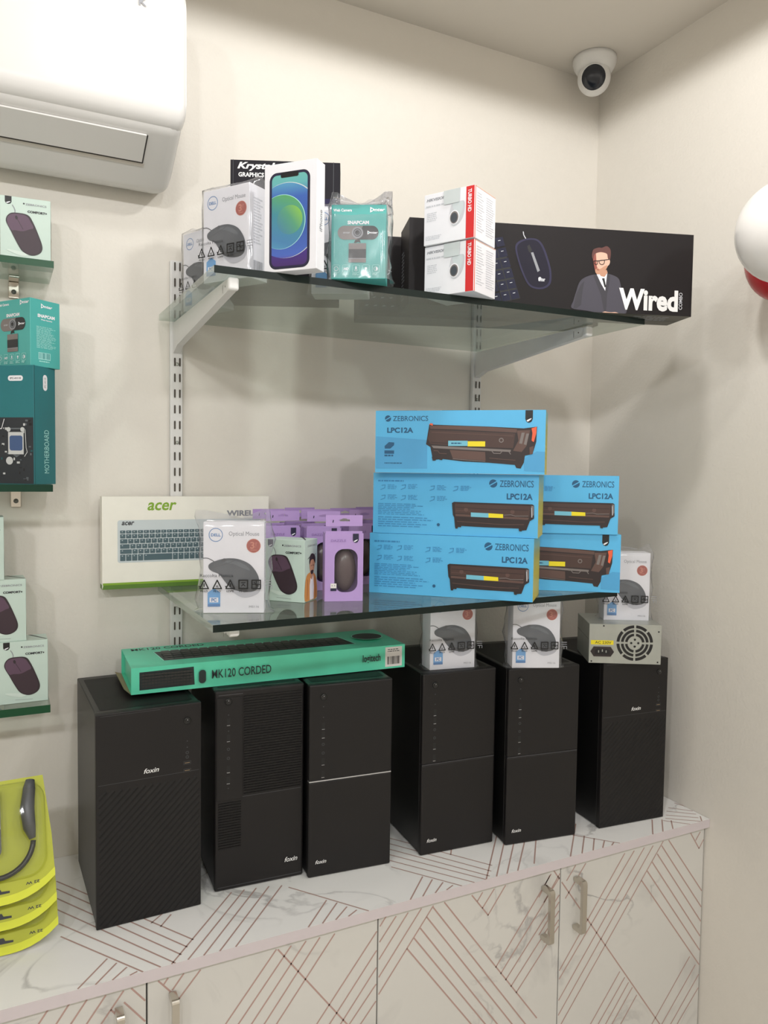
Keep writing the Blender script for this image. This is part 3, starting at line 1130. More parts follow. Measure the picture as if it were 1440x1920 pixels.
T1 = dict(z0=0,x=-1.2893,y=-0.2901,a=0.0261,w=0.1752,d=0.2556,h=0.3645); T2 = dict(z0=0,x=-1.0834,y=-0.2588,a=-0.0513,w=0.1683,d=0.25,h=0.3715); T3 = dict(z0=0,x=-0.9119,y=-0.2848,a=-0.0908,w=0.168,d=0.25,h=0.37); T4 = dict(z0=0,x=-0.6773,y=-0.3007,a=-0.0728,w=0.168,d=0.25,h=0.37); T5 = dict(z0=0,x=-0.496,y=-0.3376,a=-0.1394,w=0.168,d=0.25,h=0.37); T6 = dict(z0=0,x=-0.2641,y=-0.3615,a=-0.0918,w=0.1752,d=0.2556,h=0.3645)
t1 = tower(T1, 'ridge', 'leftmost black computer tower with the logo across its middle front', G)
tower(T2, 'grille', 'black computer tower with a ribbed grille on its front', G)
t3 = tower(T3, 'bright', 'black computer tower with a bright silver line across its front', G)
t4 = tower(T4, 'plain', 'black computer tower with a bagged mouse box on top, third from the right', G)
dup(t4, loc_of(T5, 0.0007), T5['a'], 'black computer tower beside the rightmost one, with a bagged mouse box on top')
dup(t1, loc_of(T6, 0.0007), T6['a'], 'rightmost black computer tower, carrying a metal power supply')

# ================================================================== cartons
def carton(mb, w, d, h, m, bev=0.0006):
    mb.box(0, 0, 0, w, d, h, m, bev, 1)

# ---- optical mouse cartons in clear bags
def recycle_row(f, x0, z0, s, m):
    """row of recycling marks printed on the bag"""
    step = s * 1.52
    for i in range(3):
        cx = x0 + i * step
        tri = [(cx, z0), (cx + s, z0), (cx + s / 2, z0 + s)]
        f.line(tri, s * 0.14, m, True)
        if i != 1:
            f.line([(cx + s * .5, z0 + s * .25), (cx + s * .5, z0 + s * .6)], s * 0.12, m)
            f.poly([(cx - s * .14, z0 + s * .32), (cx + s * .12, z0 + s * .30), (cx + s * .02, z0 + s * .06)], m)
        else:
            f.text('02', (cx + s * .36, z0 + s * .14), (cx + s * .64, z0 + s * .38), m, 0.03)
        f.text(('PE-LD', 'PE-LD', 'LDPE')[i], (cx + s * .08, z0 - s * .42), (cx + s * .92, z0 - s * .2), m, 0.02)
    cx = x0 + 3 * step
    for j in range(2):
        a, b = (cx, z0), (cx + s, z0 + s)
        f.line([a, (b[0], a[1]), b, (a[0], b[1])], s * 0.15, m, True)
        if j == 0:
            f.line([(cx + s * .25, z0 + s * .7), (cx + s * .75, z0 + s * .7)], s * .1, m)
            f.line([(cx + s * .3, z0 + s * .3), (cx + s * .5, z0 + s * .52), (cx + s * .72, z0 + s * .3)], s * .1, m)
            f.text('PE-LD', (cx + s * .02, z0 - s * .42), (cx + s * .98, z0 - s * .2), m, 0.02)
        else:
            f.line([(cx, z0 + s * .5), (cx + s, z0 + s * .5)], s * .1, m)
            f.line([(cx + s * .5, z0), (cx + s * .5, z0 + s)], s * .1, m)
            f.line([(cx + s * .25, z0 + s * .75), (cx + s * .75, z0 + s * .25)], s * .1, m)
        cx += step
    f.line([(cx, z0 + s), (cx + s * .8, z0 + s)], s * .09, 'ink_grey')
    f.line([(cx, z0 + s * .7), (cx + s * .8, z0 + s * .7)], s * .09, 'ink_grey')
    f.line([(cx + s * .1, z0 + s * .4), (cx + s * .8, z0 + s * .4), (cx + s * .8, z0)], s * .09, 'ink_grey')
    f.line([(cx + s * .4, z0 + s * .4), (cx + s * .4, z0)], s * .09, 'ink_grey')

def bag(w, d, h, seed, peak, ear):
    """crumpled clear bag round a carton"""
    rnd = random.Random(seed)
    m = MB()
    n = 48
    lev = [-0.0, 0.004, 0.02, 0.045, 0.07, 0.095, 0.12, 0.138, h, h + peak * 0.35, h + peak * 0.7, h + peak]
    per = 2 * (w + d)
    ph = [rnd.random() * 6.28 for _ in range(6)]
    vs, fs = [], []
    for li, z in enumerate(lev):
        for k in range(n):
            s = per * k / n
            if s < w:
                x, y, nx, ny, e = s, 0, 0, -1, s / w
            elif s < w + d:
                x, y, nx, ny, e = w, s - w, 1, 0, 1
            elif s < 2 * w + d:
                x, y, nx, ny, e = w - (s - w - d), d, 0, 1, 1 - (s - w - d) / w
            else:
                x, y, nx, ny, e = 0, d - (s - 2 * w - d), -1, 0, 0
            g = 0.0042 if ny < 0 else 0.0048
            amp = 0.0009 if ny < 0 else 0.0024
            o = g + amp * (math.sin(z * 95 + ph[0] + s * 60) + 0.6 * math.sin(s * 170 + ph[1] - z * 140) + 0.5 * (rnd.random() - .5))
            if nx != 0:
                o += ear * max(0, 1 - abs(y - d * .5) / (d * .5)) * (0.65 + 0.35 * math.sin(z * 40 + ph[2] + nx))
            o = max(o, 0.0012)
            px, py = x + nx * o, y + ny * o
            zz = z + 0.0006
            if z >= h:
                t = (z - h) / max(peak, 1e-5)
                py = py + (d * 0.5 - py) * min(1, t * 0.96)
                px = px + (0.05 - px) * 0.03 * t
                zz = h + 0.0012 + (z - h) * (0.35 + 0.5 * abs(math.sin(x * 42 + ph[3])) + 0.6 * (abs(x - w * .5) / (w * .5)) ** 3)
            elif li == 0 and nx != 0:
                px += nx * ear * 0.6
            vs.append((px, py, zz))
    for i in range(len(lev) - 1):
        for k in range(n):
            fs.append((i * n + k, i * n + (k + 1) % n, (i + 1) * n + (k + 1) % n, (i + 1) * n + k))
    m.add(vs, fs, 'bag_plastic', True)
    f = Face(m, (0, -0.0068, 0), (1, 0, 0), (0, 0, 1))
    return m, f

DL = dict(z0=0.535,x=-1.1294,y=-0.3608,a=-0.3652,w=0.0988,d=0.045,h=0.15)
DW, DD, DH = DL['w'], DL['d'], DL['h']
def mouse_carton_mesh():
    m = MB()
    carton(m, DW, DD, DH, 'paper_white')
    f = front(m, DW, DD, DH)
    f.ring([(0.0201,0.1289),(0.0201,0.1289)][0], 0.0108, 0.0011, 'ink_blue', 28)
    c = [(0.0201,0.1289),(0.0201,0.1289)][0]
    f.text('DELL', (c[0] - .0078, c[1] - .0024), (c[0] + .0078, c[1] + .0024), 'ink_blue', 0.03)
    f.text('Optical Mouse', (0.0411,0.1256), (0.0903,0.1347), 'ink_grey')
    c = (0.0813,0.1113)
    f.disc(c, 0.0116, 'ink_redlight')
    f.disc(c, 0.0108, 'ink_red')
    f.text('3', (c[0] - 0.0055, c[1] - 0.005), (c[0] + 0.0015, c[1] + 0.0065), 'ink_redlight', 0.02)
    f.text('yr', (c[0] + 0.0025, c[1] - 0.004), (c[0] + 0.0055, c[1] + 0.006), 'ink_redlight')
    f.rect((c[0] - 0.005, c[1] - 0.0075), (c[0] + 0.005, c[1] - 0.0065), 'ink_redlight')
    f.blob([(0.0415,0.0486),(0.0696,0.0550),(0.0916,0.0518),(0.0932,0.0390),(0.0854,0.0301),(0.0666,0.0256),(0.0509,0.0327)], 'mouse_shadow')
    f.line([(p[0], p[1]) for p in smooth_loop([(-0.0002,0.0905),(0.0072,0.0905),(0.0150,0.0868),(0.0212,0.0817),(0.0150,0.0858),(0.0072,0.0896)], 4)[:12]], 0.0012, 'mouse_dark')
    f.blob([(0.0085,0.0756),(0.0110,0.0820),(0.0258,0.0881),(0.0414,0.0906),(0.0585,0.0888),(0.0758,0.0805),(0.0878,0.0646),(0.0910,0.0502),(0.0870,0.0390),(0.0760,0.0349),(0.0603,0.0359),(0.0462,0.0404),(0.0353,0.0518),(0.0259,0.0639),(0.0135,0.0696)], 'mouse_grey')
    f.blob([(0.0336,0.0855),(0.0492,0.0868),(0.0664,0.0805),(0.0758,0.0710),(0.0664,0.0735),(0.0508,0.0805),(0.0414,0.0824)], 'mouse_grey_light')
    f.blob([(0.0415,0.0486),(0.0572,0.0435),(0.0760,0.0422),(0.0885,0.0486),(0.0854,0.0384),(0.0744,0.0352),(0.0603,0.0365),(0.0478,0.0404)], 'mouse_dark')
    f.blob([(0.0289,0.0874),(0.0333,0.0903),(0.0370,0.0893),(0.0358,0.0855),(0.0308,0.0849)], 'mouse_dark')
    f.line([(0.0110,0.0734),(0.0259,0.0779),(0.0414,0.0830),(0.0507,0.0868)], 0.0008, 'mouse_dark')
    a, b = (0.0074,0.0108), (0.0276,0.0381)
    f.poly([(a[0], a[1]), (b[0], a[1]), (b[0], b[1] - 0.004), ((a[0] + b[0]) / 2, b[1] + 0.003), (a[0], b[1] - 0.004)], 'ink_skyblue')
    f.rect((a[0] + .003, a[1] + .007), (b[0] - .003, a[1] + .015), 'paper_white')
    f.text('PC', (a[0] + .006, a[1] + .008), (b[0] - .006, a[1] + .014), 'ink_blue', 0.04)
    f.rect((a[0], a[1]), (b[0], a[1] + 0.0045), 'ink_blue')
    f.text('MS116', (0.0745,0.0088), (0.0905,0.0123), 'ink_grey')
    f = right(m, DW, DD, DH)
    f.fine((0.010, 0.055), (0.034, 0.13), 16, 'ink_pale', 4)
    f.barcode((0.010, 0.014), (0.034, 0.03), 'ink_grey')
    return m
def mouse_box(F, label, src=None, peak=0.013, ear=0.007, seed=1, rz=None):
    t = thing('mouse_box', label, 'mouse box', loc_of(F, 0.0006), F['a'], 'bagged white optical mouse boxes')
    if src is None:
        mouse_carton_mesh().build('carton', t)
    else:
        c = [k for k in kids(src) if k.name.startswith('carton')][0].copy()
        COL.objects.link(c)
        c.parent = t
    m, f = bag(DW, DD, DH, seed, peak, ear)
    f.text('Raccolta Plastica', (-0.004, 0.0605), (0.049, 0.0655), 'ink_dark')
    recycle_row(f, -0.0045, 0.0415, 0.0138, 'ink_black')
    m.build('plastic_bag', t)
    return t
mb0 = mouse_box(DL, 'bagged white mouse box at the front left corner of the middle glass shelf', None, 0.014, 0.011, 3)
mouse_box(dict(z0=1.08,x=-1.1178,y=-0.3107,a=-0.9971,w=0.0988,d=0.045,h=0.15), 'larger-looking bagged white mouse box just left of the phone box on the top shelf', mb0, 0.012, 0.006, 5)
mouse_box(dict(z0=1.08,x=-1.0971,y=-0.0587,a=-1.1389,w=0.0988,d=0.045,h=0.15), 'bagged white mouse box at the far left back of the top shelf', mb0, 0.012, 0.006, 8)
mouse_box(dict(z0=1.08,x=-0.935,y=-0.335,a=-0.5236,w=0.0988,d=0.045,h=0.15), 'bagged white mouse box squeezed behind the phone box and teal webcam box', mb0, 0.014, 0.004, 11)
mouse_box(dict(z0=0.37,x=-0.6487,y=-0.2774,a=-0.1556,w=0.0988,d=0.045,h=0.15), 'bagged white mouse box on the tower third from the right', mb0, 0.001, 0.006, 13)
mouse_box(dict(z0=0.37,x=-0.4827,y=-0.3294,a=-0.4002,w=0.0988,d=0.045,h=0.15), 'bagged white mouse box on the second tower from the right', mb0, 0.001, 0.010, 17)
mouse_box(dict(z0=0.4503,x=-0.2309,y=-0.3211,a=-0.5044,w=0.0988,d=0.045,h=0.15), 'bagged white mouse box standing on the metal power supply', mb0, 0.013, 0.006, 21)

# ---- phone box
PF = dict(z0=1.08,x=-1.051,y=-0.4298,a=-0.8449,w=0.0915,d=0.0268,h=0.1647)
pw_, pd_, ph_ = PF['w'], PF['d'], PF['h']
SCR = rr_pts([(0.0133,0.0079),(0.0133,0.0079)][0], [(0.0755,0.1468),(0.0755,0.1468)][0], 0.0085, 8)
sx0, sx1 = min(p[0] for p in SCR), max(p[0] for p in SCR)
sz0, sz1 = min(p[1] for p in SCR), max(p[1] for p in SCR)
sw, sh = sx1 - sx0, sz1 - sz0
def zz(t): return sz0 + sh * t
ramp_mat('print_backdrop', (0, 0, 1), [(zz(0), '4a2f6e'), (zz(.30), '4b3f98'), (zz(.5), '3d5aa8'), (zz(.78), '4a78b4'), (zz(.9), '69b4b8'), (zz(1), '6fbab2')])
ramp_mat('print_ring', (0, 0, 1), [(zz(.05), '6a4fa8'), (zz(.12), '4f6cc0'), (zz(.4), '3f60ac'), (zz(.75), '4468b8'), (zz(.9), '5c9cc4')])
ramp_mat('print_orb', (0.35, 0, 0.94), [(zz(.2) * .94, '5a9cc0'), (zz(.35) * .94, '4f86b4'), (zz(.55) * .94 + .01, '4a90a0'), (zz(.72) * .94 + .02, '5fa86e'), (zz(.78) * .94 + .02, '63a890')])
ramp_mat('print_core', (0.8, 0, 0.6), [(sx0 * .8 + zz(.4) * .6, '4b7db0'), (sx0 * .8 + sw * .45 + zz(.5) * .6, '5b9f80'), (sx0 * .8 + sw * .7 + zz(.58) * .6, '8cc653')])
t = thing('phone_box', 'tall white phone box with a blue and green circle picture, on the top shelf', 'phone box', loc_of(PF, 0.0004), PF['a'])
m = MB()
m.box(0, 0, 0, pw_, pd_, ph_, 'paper_white', 0.0005, 1)
f = front(m, pw_, pd_, ph_)
f.rrect((sx0 - .0042, sz0 - .0042), (sx1 + .0042, sz1 + .0042), 0.0125, 'ink_black', 8)
f.rrect((sx0 - .0034, sz0 - .0034), (sx1 + .0034, sz1 + .0034), 0.0118, 'navy', 8)
f.poly(SCR, 'print_backdrop')
def circ(cx, cz, r, mt):
    q = clip_poly([(cx + r * math.cos(2 * PI * i / 64), cz + r * math.sin(2 * PI * i / 64)) for i in range(64)], SCR)
    if q:
        f.poly(q, mt)
circ(sx0 + sw * .42, sz0 + sh * .50, sh * .415, 'acer_tray')
circ(sx0 + sw * .40, sz0 + sh * .498, sh * .411, 'print_ring')
circ(sx0 + sw * .28, sz0 + sh * .487, sh * .300, 'teal_pale')
circ(sx0 + sw * .27, sz0 + sh * .486, sh * .296, 'print_orb')
circ(sx0 + sw * .51, sz0 + sh * .502, sh * .160, 'print_core')
nx0, nx1 = sx0 + sw * .25, sx0 + sw * .75
f.rrect((nx0, sz1 - .0045), (nx1, sz1 + .003), 0.0025, 'ink_black')
f = right(m, pw_, pd_, ph_)
f.text('iPhone', (pd_ * .36, ph_ * .36), (pd_ * .68, ph_ * .56), 'ink_grey', 0.01, 0, 90)
m.build('carton', t)

# ---- webcam cartons
def play_logo(f, x, z, s, m, word=True):
    f.poly([(x, z), (x + s * .9, z + s * .5), (x, z + s)], m)
    f.disc((x + s * .32, z + s * .5), s * .17, 'teal')
    if word:
        f.text('nter', (x + s * .75, z + s * .22), (x + s * 2.6, z + s * .72), m, 0.03, 0.2)
SN = dict(z0=1.08,x=-0.9456,y=-0.4488,a=-0.5165,w=0.0879,d=0.06,h=0.117)
def webcam_mesh(w, d, h):
    m = MB()
    carton(m, w, d, h, 'teal')
    f = front(m, w, d, h)
    f.text('Web Camera', (0.0029,0.1062), (0.0329,0.1107), 'paper_white', 0.03)
    a = (0.0621,0.1044)
    play_logo(f, a[0], a[1], 0.0092, 'paper_white')
    f.text('SNAPCAM', (0.0259,0.0860), (0.0605,0.0918), 'paper_white', 0.05)
    a, b = (0.0103,0.0620), (0.0760,0.0838)
    r = abs(b[1] - a[1]) / 2 - .0002
    f.rrect(a, b, r, 'ink_dark', 8)
    q = [p for p in rr_pts(a, ((a[0] + b[0]) / 2 + .004, b[1]), r, 8) if True]
    f.poly(clip_poly(rr_pts(a, b, r, 8), [(a[0] - .01, a[1] - .01), ((a[0] + b[0]) / 2 - .006, a[1] - .01), ((a[0] + b[0]) / 2 + .012, b[1] + .01), (a[0] - .01, b[1] + .01)]), 'cart_grey')
    c = ((a[0] + b[0]) / 2 - .001, (a[1] + b[1]) / 2)
    f.disc(c, 0.0092, 'ink_grey')
    f.disc(c, 0.0066, 'mouse_dark')
    f.ring(c, 0.0046, 0.0010, 'ink_grey')
    f.disc((c[0] - .001, c[1] + .001), 0.0022, 'ink_black')
    f.text('enter', (a[0] + .009, c[1] - .0015), (a[0] + .020, c[1] + .0015), 'ink_pale')
    play_logo(f, c[0] + .016, c[1] - .0032, 0.0065, 'paper_white')
    f.poly([(0.0392,0.0619),(0.0459,0.0619),(0.0476,0.0570),(0.0434,0.0586),(0.0401,0.0570),(0.0367,0.0570)], 'ink_black')
    a, b = (0.0283,0.0258), (0.0563,0.0561)
    f.rect(a, b, 'cart_grey')
    f.rect((a[0], a[1] + .006), (b[0], a[1] + .021), 'ink_dark')
    f.line([(a[0], a[1] + .0063), (b[0], a[1] + .0063)], .0012, 'ink_grey')
    for i in range(5):
        cx = 0.0085 + i * 0.0160
        cz = (0.0099,0.0156)[1]
        f.line(rr_pts((cx - .0055, cz - .006), (cx + .0055, cz + .006), .0015, 3), 0.0006, 'teal_pale', True)
        if i == 0:
            f.ring((cx, cz), .0032, .0006, 'paper_white')
        elif i == 1:
            f.text('HD', (cx - .004, cz - .002), (cx + .004, cz + .002), 'paper_white', 0.04, 0.2)
        elif i == 2:
            f.rrect((cx - .0012, cz - .0015), (cx + .0012, cz + .0038), .001, 'paper_white')
            f.ring((cx, cz - .001), .0024, .0005, 'paper_white', 12, PI, 2 * PI)
        elif i == 3:
            f.disc((cx, cz + .0008), .0019, 'paper_white', 12)
            f.rect((cx - .0008, cz - .003), (cx + .0008, cz - .0012), 'paper_white')
        else:
            f.ring((cx, cz), .0031, .0005, 'paper_white')
            f.poly([(cx, cz - .003), (cx + .0018, cz - .002), (cx + .003, cz), (cx + .0018, cz + .002), (cx, cz + .003)], 'paper_white')
        f.fine((cx - .0055, cz - .0108), (cx + .0055, cz - .0072), 2, 'teal_pale', 20 + i, 0.6, 3)
    f = right(m, w, d, h)
    play_logo(f, d * .36, h * .87, 0.0088, 'paper_white')
    f.text('SNAPCAM', (d * .24, h * .735), (d * .82, h * .785), 'paper_white', 0.05)
    f.text('Web Camera', (d * .35, h * .695), (d * .73, h * .715), 'paper_white', 0.03)
    f.fine((d * .2, h * .27), (d * .86, h * .60), 17, 'teal_pale', 9, 0.35)
    f.rect((d * .26, h * .11), (d * .66, h * .215), 'teal_pale')
    f.barcode((d * .28, h * .12), (d * .64, h * .21), 'teal_dark', 5)
    f.fine((d * .28, h * .06), (d * .66, h * .09), 1, 'teal_pale', 3)
    f = top(m, w, d, h)
    f.rect((0.002, d * .55), (w - .002, d * .56), 'teal_dark')
    return m
t = thing('webcam_box', 'teal webcam box in a clear bag on the top glass shelf', 'webcam box', loc_of(SN, 0.0006), SN['a'])
webcam_mesh(SN['w'], SN['d'], SN['h']).build('carton', t)
m, f = bag(SN['w'], SN['d'], SN['h'], 31, 0.006, 0.006)
# a twisted bag corner standing up
m.add([(0.068, .028, .118), (0.076, .030, .140), (0.083, .027, .146), (0.086, .03, .140), (0.089, .030, .118), (0.080, .024, .120)], [(0, 1, 5), (1, 2, 5), (2, 3, 5), (3, 4, 5)], 'bag_plastic', True)
m.build('plastic_bag', t)
RS = dict(z0=0.945,x=-1.4264,y=-0.078,a=-0.9599,w=0.0879,d=0.06,h=0.1155)
t = thing('webcam_box', 'teal webcam box on top of the motherboard carton at left', 'webcam box', loc_of(RS, 0.0004), RS['a'])
webcam_mesh(RS['w'], RS['d'], RS['h']).build('carton', t)

# ---- graphics card carton
KF = dict(z0=1.08,x=-1.0473,y=-0.2171,a=-0.4203,w=0.1978,d=0.05,h=0.25)
t = thing('graphics_card_box', 'black graphics card box at the back of the top shelf behind the phone box', 'graphics card box', loc_of(KF, 0.0004), KF['a'])
m = MB()
carton(m, KF['w'], KF['d'], KF['h'], 'krys_black')
f = front(m, KF['w'], KF['d'], KF['h'])
kw, kh = KF['w'], KF['h']
f.rect((0, 0), (kw, kh * .74), 'krys_violet')
f.rect((0.006, 0), (kw - .012, kh * .66), 'krys_black')
a = (0.0125,0.2308); b = (0.0804,0.2461)
f.text('Krystal', a, b, 'logo_white', 0.035, 0.3)
a = (0.0144,0.2200); b = (0.0901,0.2280)
f.text('GRAPHICS CARD', a, b, 'logo_white', 0.03)
f.line([(kw - .012, 0), (kw - .012, kh)], .001, 'mouse_dark')
f.line([(0.005, 0), (0.005, kh)], .0008, 'mouse_dark')
m.build('carton', t)

# ---- wired combo cartons
WF = dict(z0=1.08,x=-0.747,y=-0.3442,a=-0.3206,w=0.5608,d=0.0926,h=0.1569)
def wired_mesh(w, d, h):
    m = MB()
    m.sheetbox(0, 0, 0, w, d, h, {'all': 'wired_black', 'z0': 'wired_under'})
    f = front(m, w, d, h)
    # keyboard picture
    K = [(0.1478,0.1102),(0.1823,0.1055),(0.2143,0.0192),(0.1798,0.0110)]
    f.poly(K, 'ink_black')
    o, ux, uz = Vector(K[3]), (Vector(K[2]) - Vector(K[3])), (Vector(K[0]) - Vector(K[3]))
    for i in range(5):
        for j in range(9):
            p = []
            for (aa, bb) in ((.04, .06), (.94, .06), (.94, .9), (.04, .9)):
                q = o + ux * ((i - 3.0 + aa) / 2.0) + uz * ((j + bb) / 5.2)
                p.append((q.x, q.y))
            if min(x for x, z in p) > .01 and min(z for x, z in p) > .004 and max(z for x, z in p) < h - .012:
                f.k = 4
                f.poly(p, 'wired_key')
                c = (Vector(p[0]) + Vector(p[2])) / 2
                f.line([(c.x - .003, c.y + .002), (c.x + .001, c.y + .003)], .0012, 'ink_pale')
    # mouse picture
    f.blob([(0.2019,0.1132),(0.2081,0.1245),(0.2255,0.1312),(0.2441,0.1309),(0.2560,0.1206),(0.2659,0.0991),(0.2736,0.0729),(0.2733,0.0508),(0.2627,0.0405),(0.2464,0.0380),(0.2300,0.0442),(0.2169,0.0656),(0.2070,0.0915)], 'wired_mouse_edge')
    f.blob([(0.2056,0.1125),(0.2119,0.1225),(0.2265,0.1286),(0.2433,0.1278),(0.2538,0.1169),(0.2627,0.0967),(0.2699,0.0727),(0.2695,0.0528),(0.2603,0.0435),(0.2464,0.0415),(0.2322,0.0470),(0.2206,0.0658),(0.2103,0.0917)], 'wired_mouse')
    f.poly([(0.2250,0.1166),(0.2295,0.1200),(0.2344,0.1106),(0.2327,0.1052),(0.2289,0.1059)], 'ink_black')
    f.poly([(0.2327,0.1052),(0.2373,0.1063),(0.2512,0.0727),(0.2466,0.0698)], 'ink_grey')
    f.line([(0.2169,0.1429),(0.2180,0.1369),(0.2218,0.1310)], .0016, 'ink_pale')
    f.text('enter', (0.2485,0.0529), (0.2620,0.0595), 'ink_pale', 0.04)
    f.blob([(0.2487,0.0593),(0.2524,0.0612),(0.2543,0.0578),(0.2516,0.0541),(0.2488,0.0558)], 'ink_pale', 3)
    # man in a suit
    f.blob([(0.3161,0.0057),(0.3188,0.0195),(0.3235,0.0354),(0.3293,0.0532),(0.3373,0.0624),(0.3517,0.0690),(0.3662,0.0716),(0.3850,0.0736),(0.3977,0.0712),(0.4083,0.0659),(0.4129,0.0553),(0.4167,0.0358),(0.4247,0.0165),(0.4242,-0.0004),(0.3915,-0.0027),(0.3747,-0.0015),(0.3453,0.0021)], 'suit', 4)
    f.poly([(0.3335,0.0515),(0.3399,0.0576),(0.3369,0.0399),(0.3346,0.0124),(0.3264,0.0062),(0.3192,0.0059),(0.3237,0.0315)], 'suit_dark')
    f.poly([(0.3641,0.0715),(0.3741,0.0534),(0.3829,0.0401),(0.3887,0.0541),(0.3860,0.0756),(0.3745,0.0730)], 'paper_white')
    f.poly([(0.3575,0.0683),(0.3641,0.0715),(0.3741,0.0534),(0.3829,0.0382),(0.3850,0.0029),(0.3808,0.0027),(0.3736,0.0338)], 'suit_dark')
    f.poly([(0.3853,0.0755),(0.3914,0.0700),(0.3898,0.0542),(0.3862,0.0344),(0.3855,0.0029),(0.3819,0.0381)], 'suit_dark')
    f.poly([(0.3748,0.0642),(0.3800,0.0651),(0.3808,0.0606),(0.3841,0.0480),(0.3805,0.0479),(0.3770,0.0594)], 'ink_black')
    f.poly([(0.3678,0.0746),(0.3837,0.0813),(0.3860,0.0756),(0.3799,0.0674),(0.3726,0.0686)], 'skin_ink')
    f.blob([(0.3552,0.1052),(0.3577,0.1122),(0.3691,0.1157),(0.3816,0.1154),(0.3871,0.1089),(0.3885,0.0972),(0.3846,0.0853),(0.3786,0.0781),(0.3704,0.0728),(0.3641,0.0735),(0.3608,0.0782),(0.3584,0.0898)], 'skin_light')
    f.blob([(0.3548,0.1052),(0.3571,0.1112),(0.3608,0.1123),(0.3625,0.0998),(0.3636,0.0881),(0.3659,0.0824),(0.3703,0.0748),(0.3651,0.0731),(0.3608,0.0778),(0.3577,0.0898)], 'skin_dark')
    f.blob([(0.3608,0.0792),(0.3659,0.0833),(0.3701,0.0816),(0.3783,0.0869),(0.3845,0.0892),(0.3836,0.0833),(0.3765,0.0761),(0.3683,0.0717),(0.3630,0.0730)], 'skin_ink')
    f.blob([(0.3842,0.0990),(0.3883,0.1011),(0.3902,0.0963),(0.3883,0.0904),(0.3849,0.0892)], 'skin_light')
    f.blob([(0.3536,0.1032),(0.3538,0.1110),(0.3565,0.1179),(0.3668,0.1218),(0.3731,0.1218),(0.3824,0.1254),(0.3894,0.1207),(0.3913,0.1130),(0.3904,0.1020),(0.3875,0.0999),(0.3853,0.1039),(0.3839,0.1103),(0.3786,0.1127),(0.3702,0.1134),(0.3619,0.1110),(0.3579,0.1073),(0.3562,0.0994)], 'hair_ink')
    f.line([(0.3571,0.0960),(0.3686,0.0971),(0.3884,0.1007)], .0016, 'ink_black')
    f.line(smooth_loop([(0.3686,0.0971),(0.3784,0.0983),(0.3777,0.0918),(0.3730,0.0902),(0.3694,0.0923)], 3), .0013, 'ink_black', True)
    f.line(smooth_loop([(0.3582,0.0956),(0.3644,0.0963),(0.3648,0.0909),(0.3615,0.0896),(0.3589,0.0918)], 3), .0013, 'ink_black', True)
    f.poly([(0.3634,0.0813),(0.3691,0.0802),(0.3685,0.0790),(0.3639,0.0795)], 'skin_dark')
    f.blob([(0.3747,-0.0019),(0.3819,0.0018),(0.3872,0.0014),(0.3956,0.0010),(0.4040,0.0017),(0.4115,-0.0009),(0.4042,-0.0030),(0.3873,-0.0037)], 'skin_light')
    f.text('Wired', (0.4100,0.0071), (0.5316,0.0483), 'logo_white', 0.04)
    f.text('COMBO', (0.5335,0.0120), (0.5406,0.0446), 'ink_pale', 0.01, 0, 90)
    f = left(m, w, d, h)
    f.fine((d * .15, h * .1), (d * .5, h * .7), 14, 'ink_grey', 6, 0.4, 3)
    f = right(m, w, d, h)
    f.line([(0.003, 0), (0.003, h)], .0016, 'krys_black')
    f = under(m, w, d, h)
    f.fine((w - .11, d * .25), (w - .03, d * .85), 4, 'ink_grey', 8, 0.5, 7)
    f.rect((w * .1, d * .45), (w - .002, d * .47), 'wired_black')
    return m
t = thing('keyboard_box', 'long black keyboard and mouse carton picturing a man in a suit, on the top shelf', 'keyboard box', loc_of(WF, 0.0026), WF['a'])
wired_mesh(WF['w'], WF['d'], WF['h']).build('carton', t)
t = thing('keyboard_box', 'black keyboard carton behind the teal webcam box and the long man-in-suit carton', 'keyboard box', (-0.788, -0.2110, 1.0804), rad(-18.4))
m = MB()
m.sheetbox(0, 0, 0, 0.50, 0.078, 0.157, {'all': 'wired_black', 'z0': 'wired_under'})
f = front(m, 0.5, 0.078, 0.157)
for i in range(4):
    for j in range(3):
        x, z = 0.012 + i * 0.017 - j * .003, 0.012 + j * 0.016
        f.rrect((x, z), (x + .0145, z + .0135), .002, 'wired_key')
        f.line([(x + .003, z + .008), (x + .008, z + .009)], .0014, 'ink_pale')
f.line([(0.058, 0.082), (0.065, 0.088), (0.060, 0.090)], .002, 'ink_pale')
m.build('carton', t)

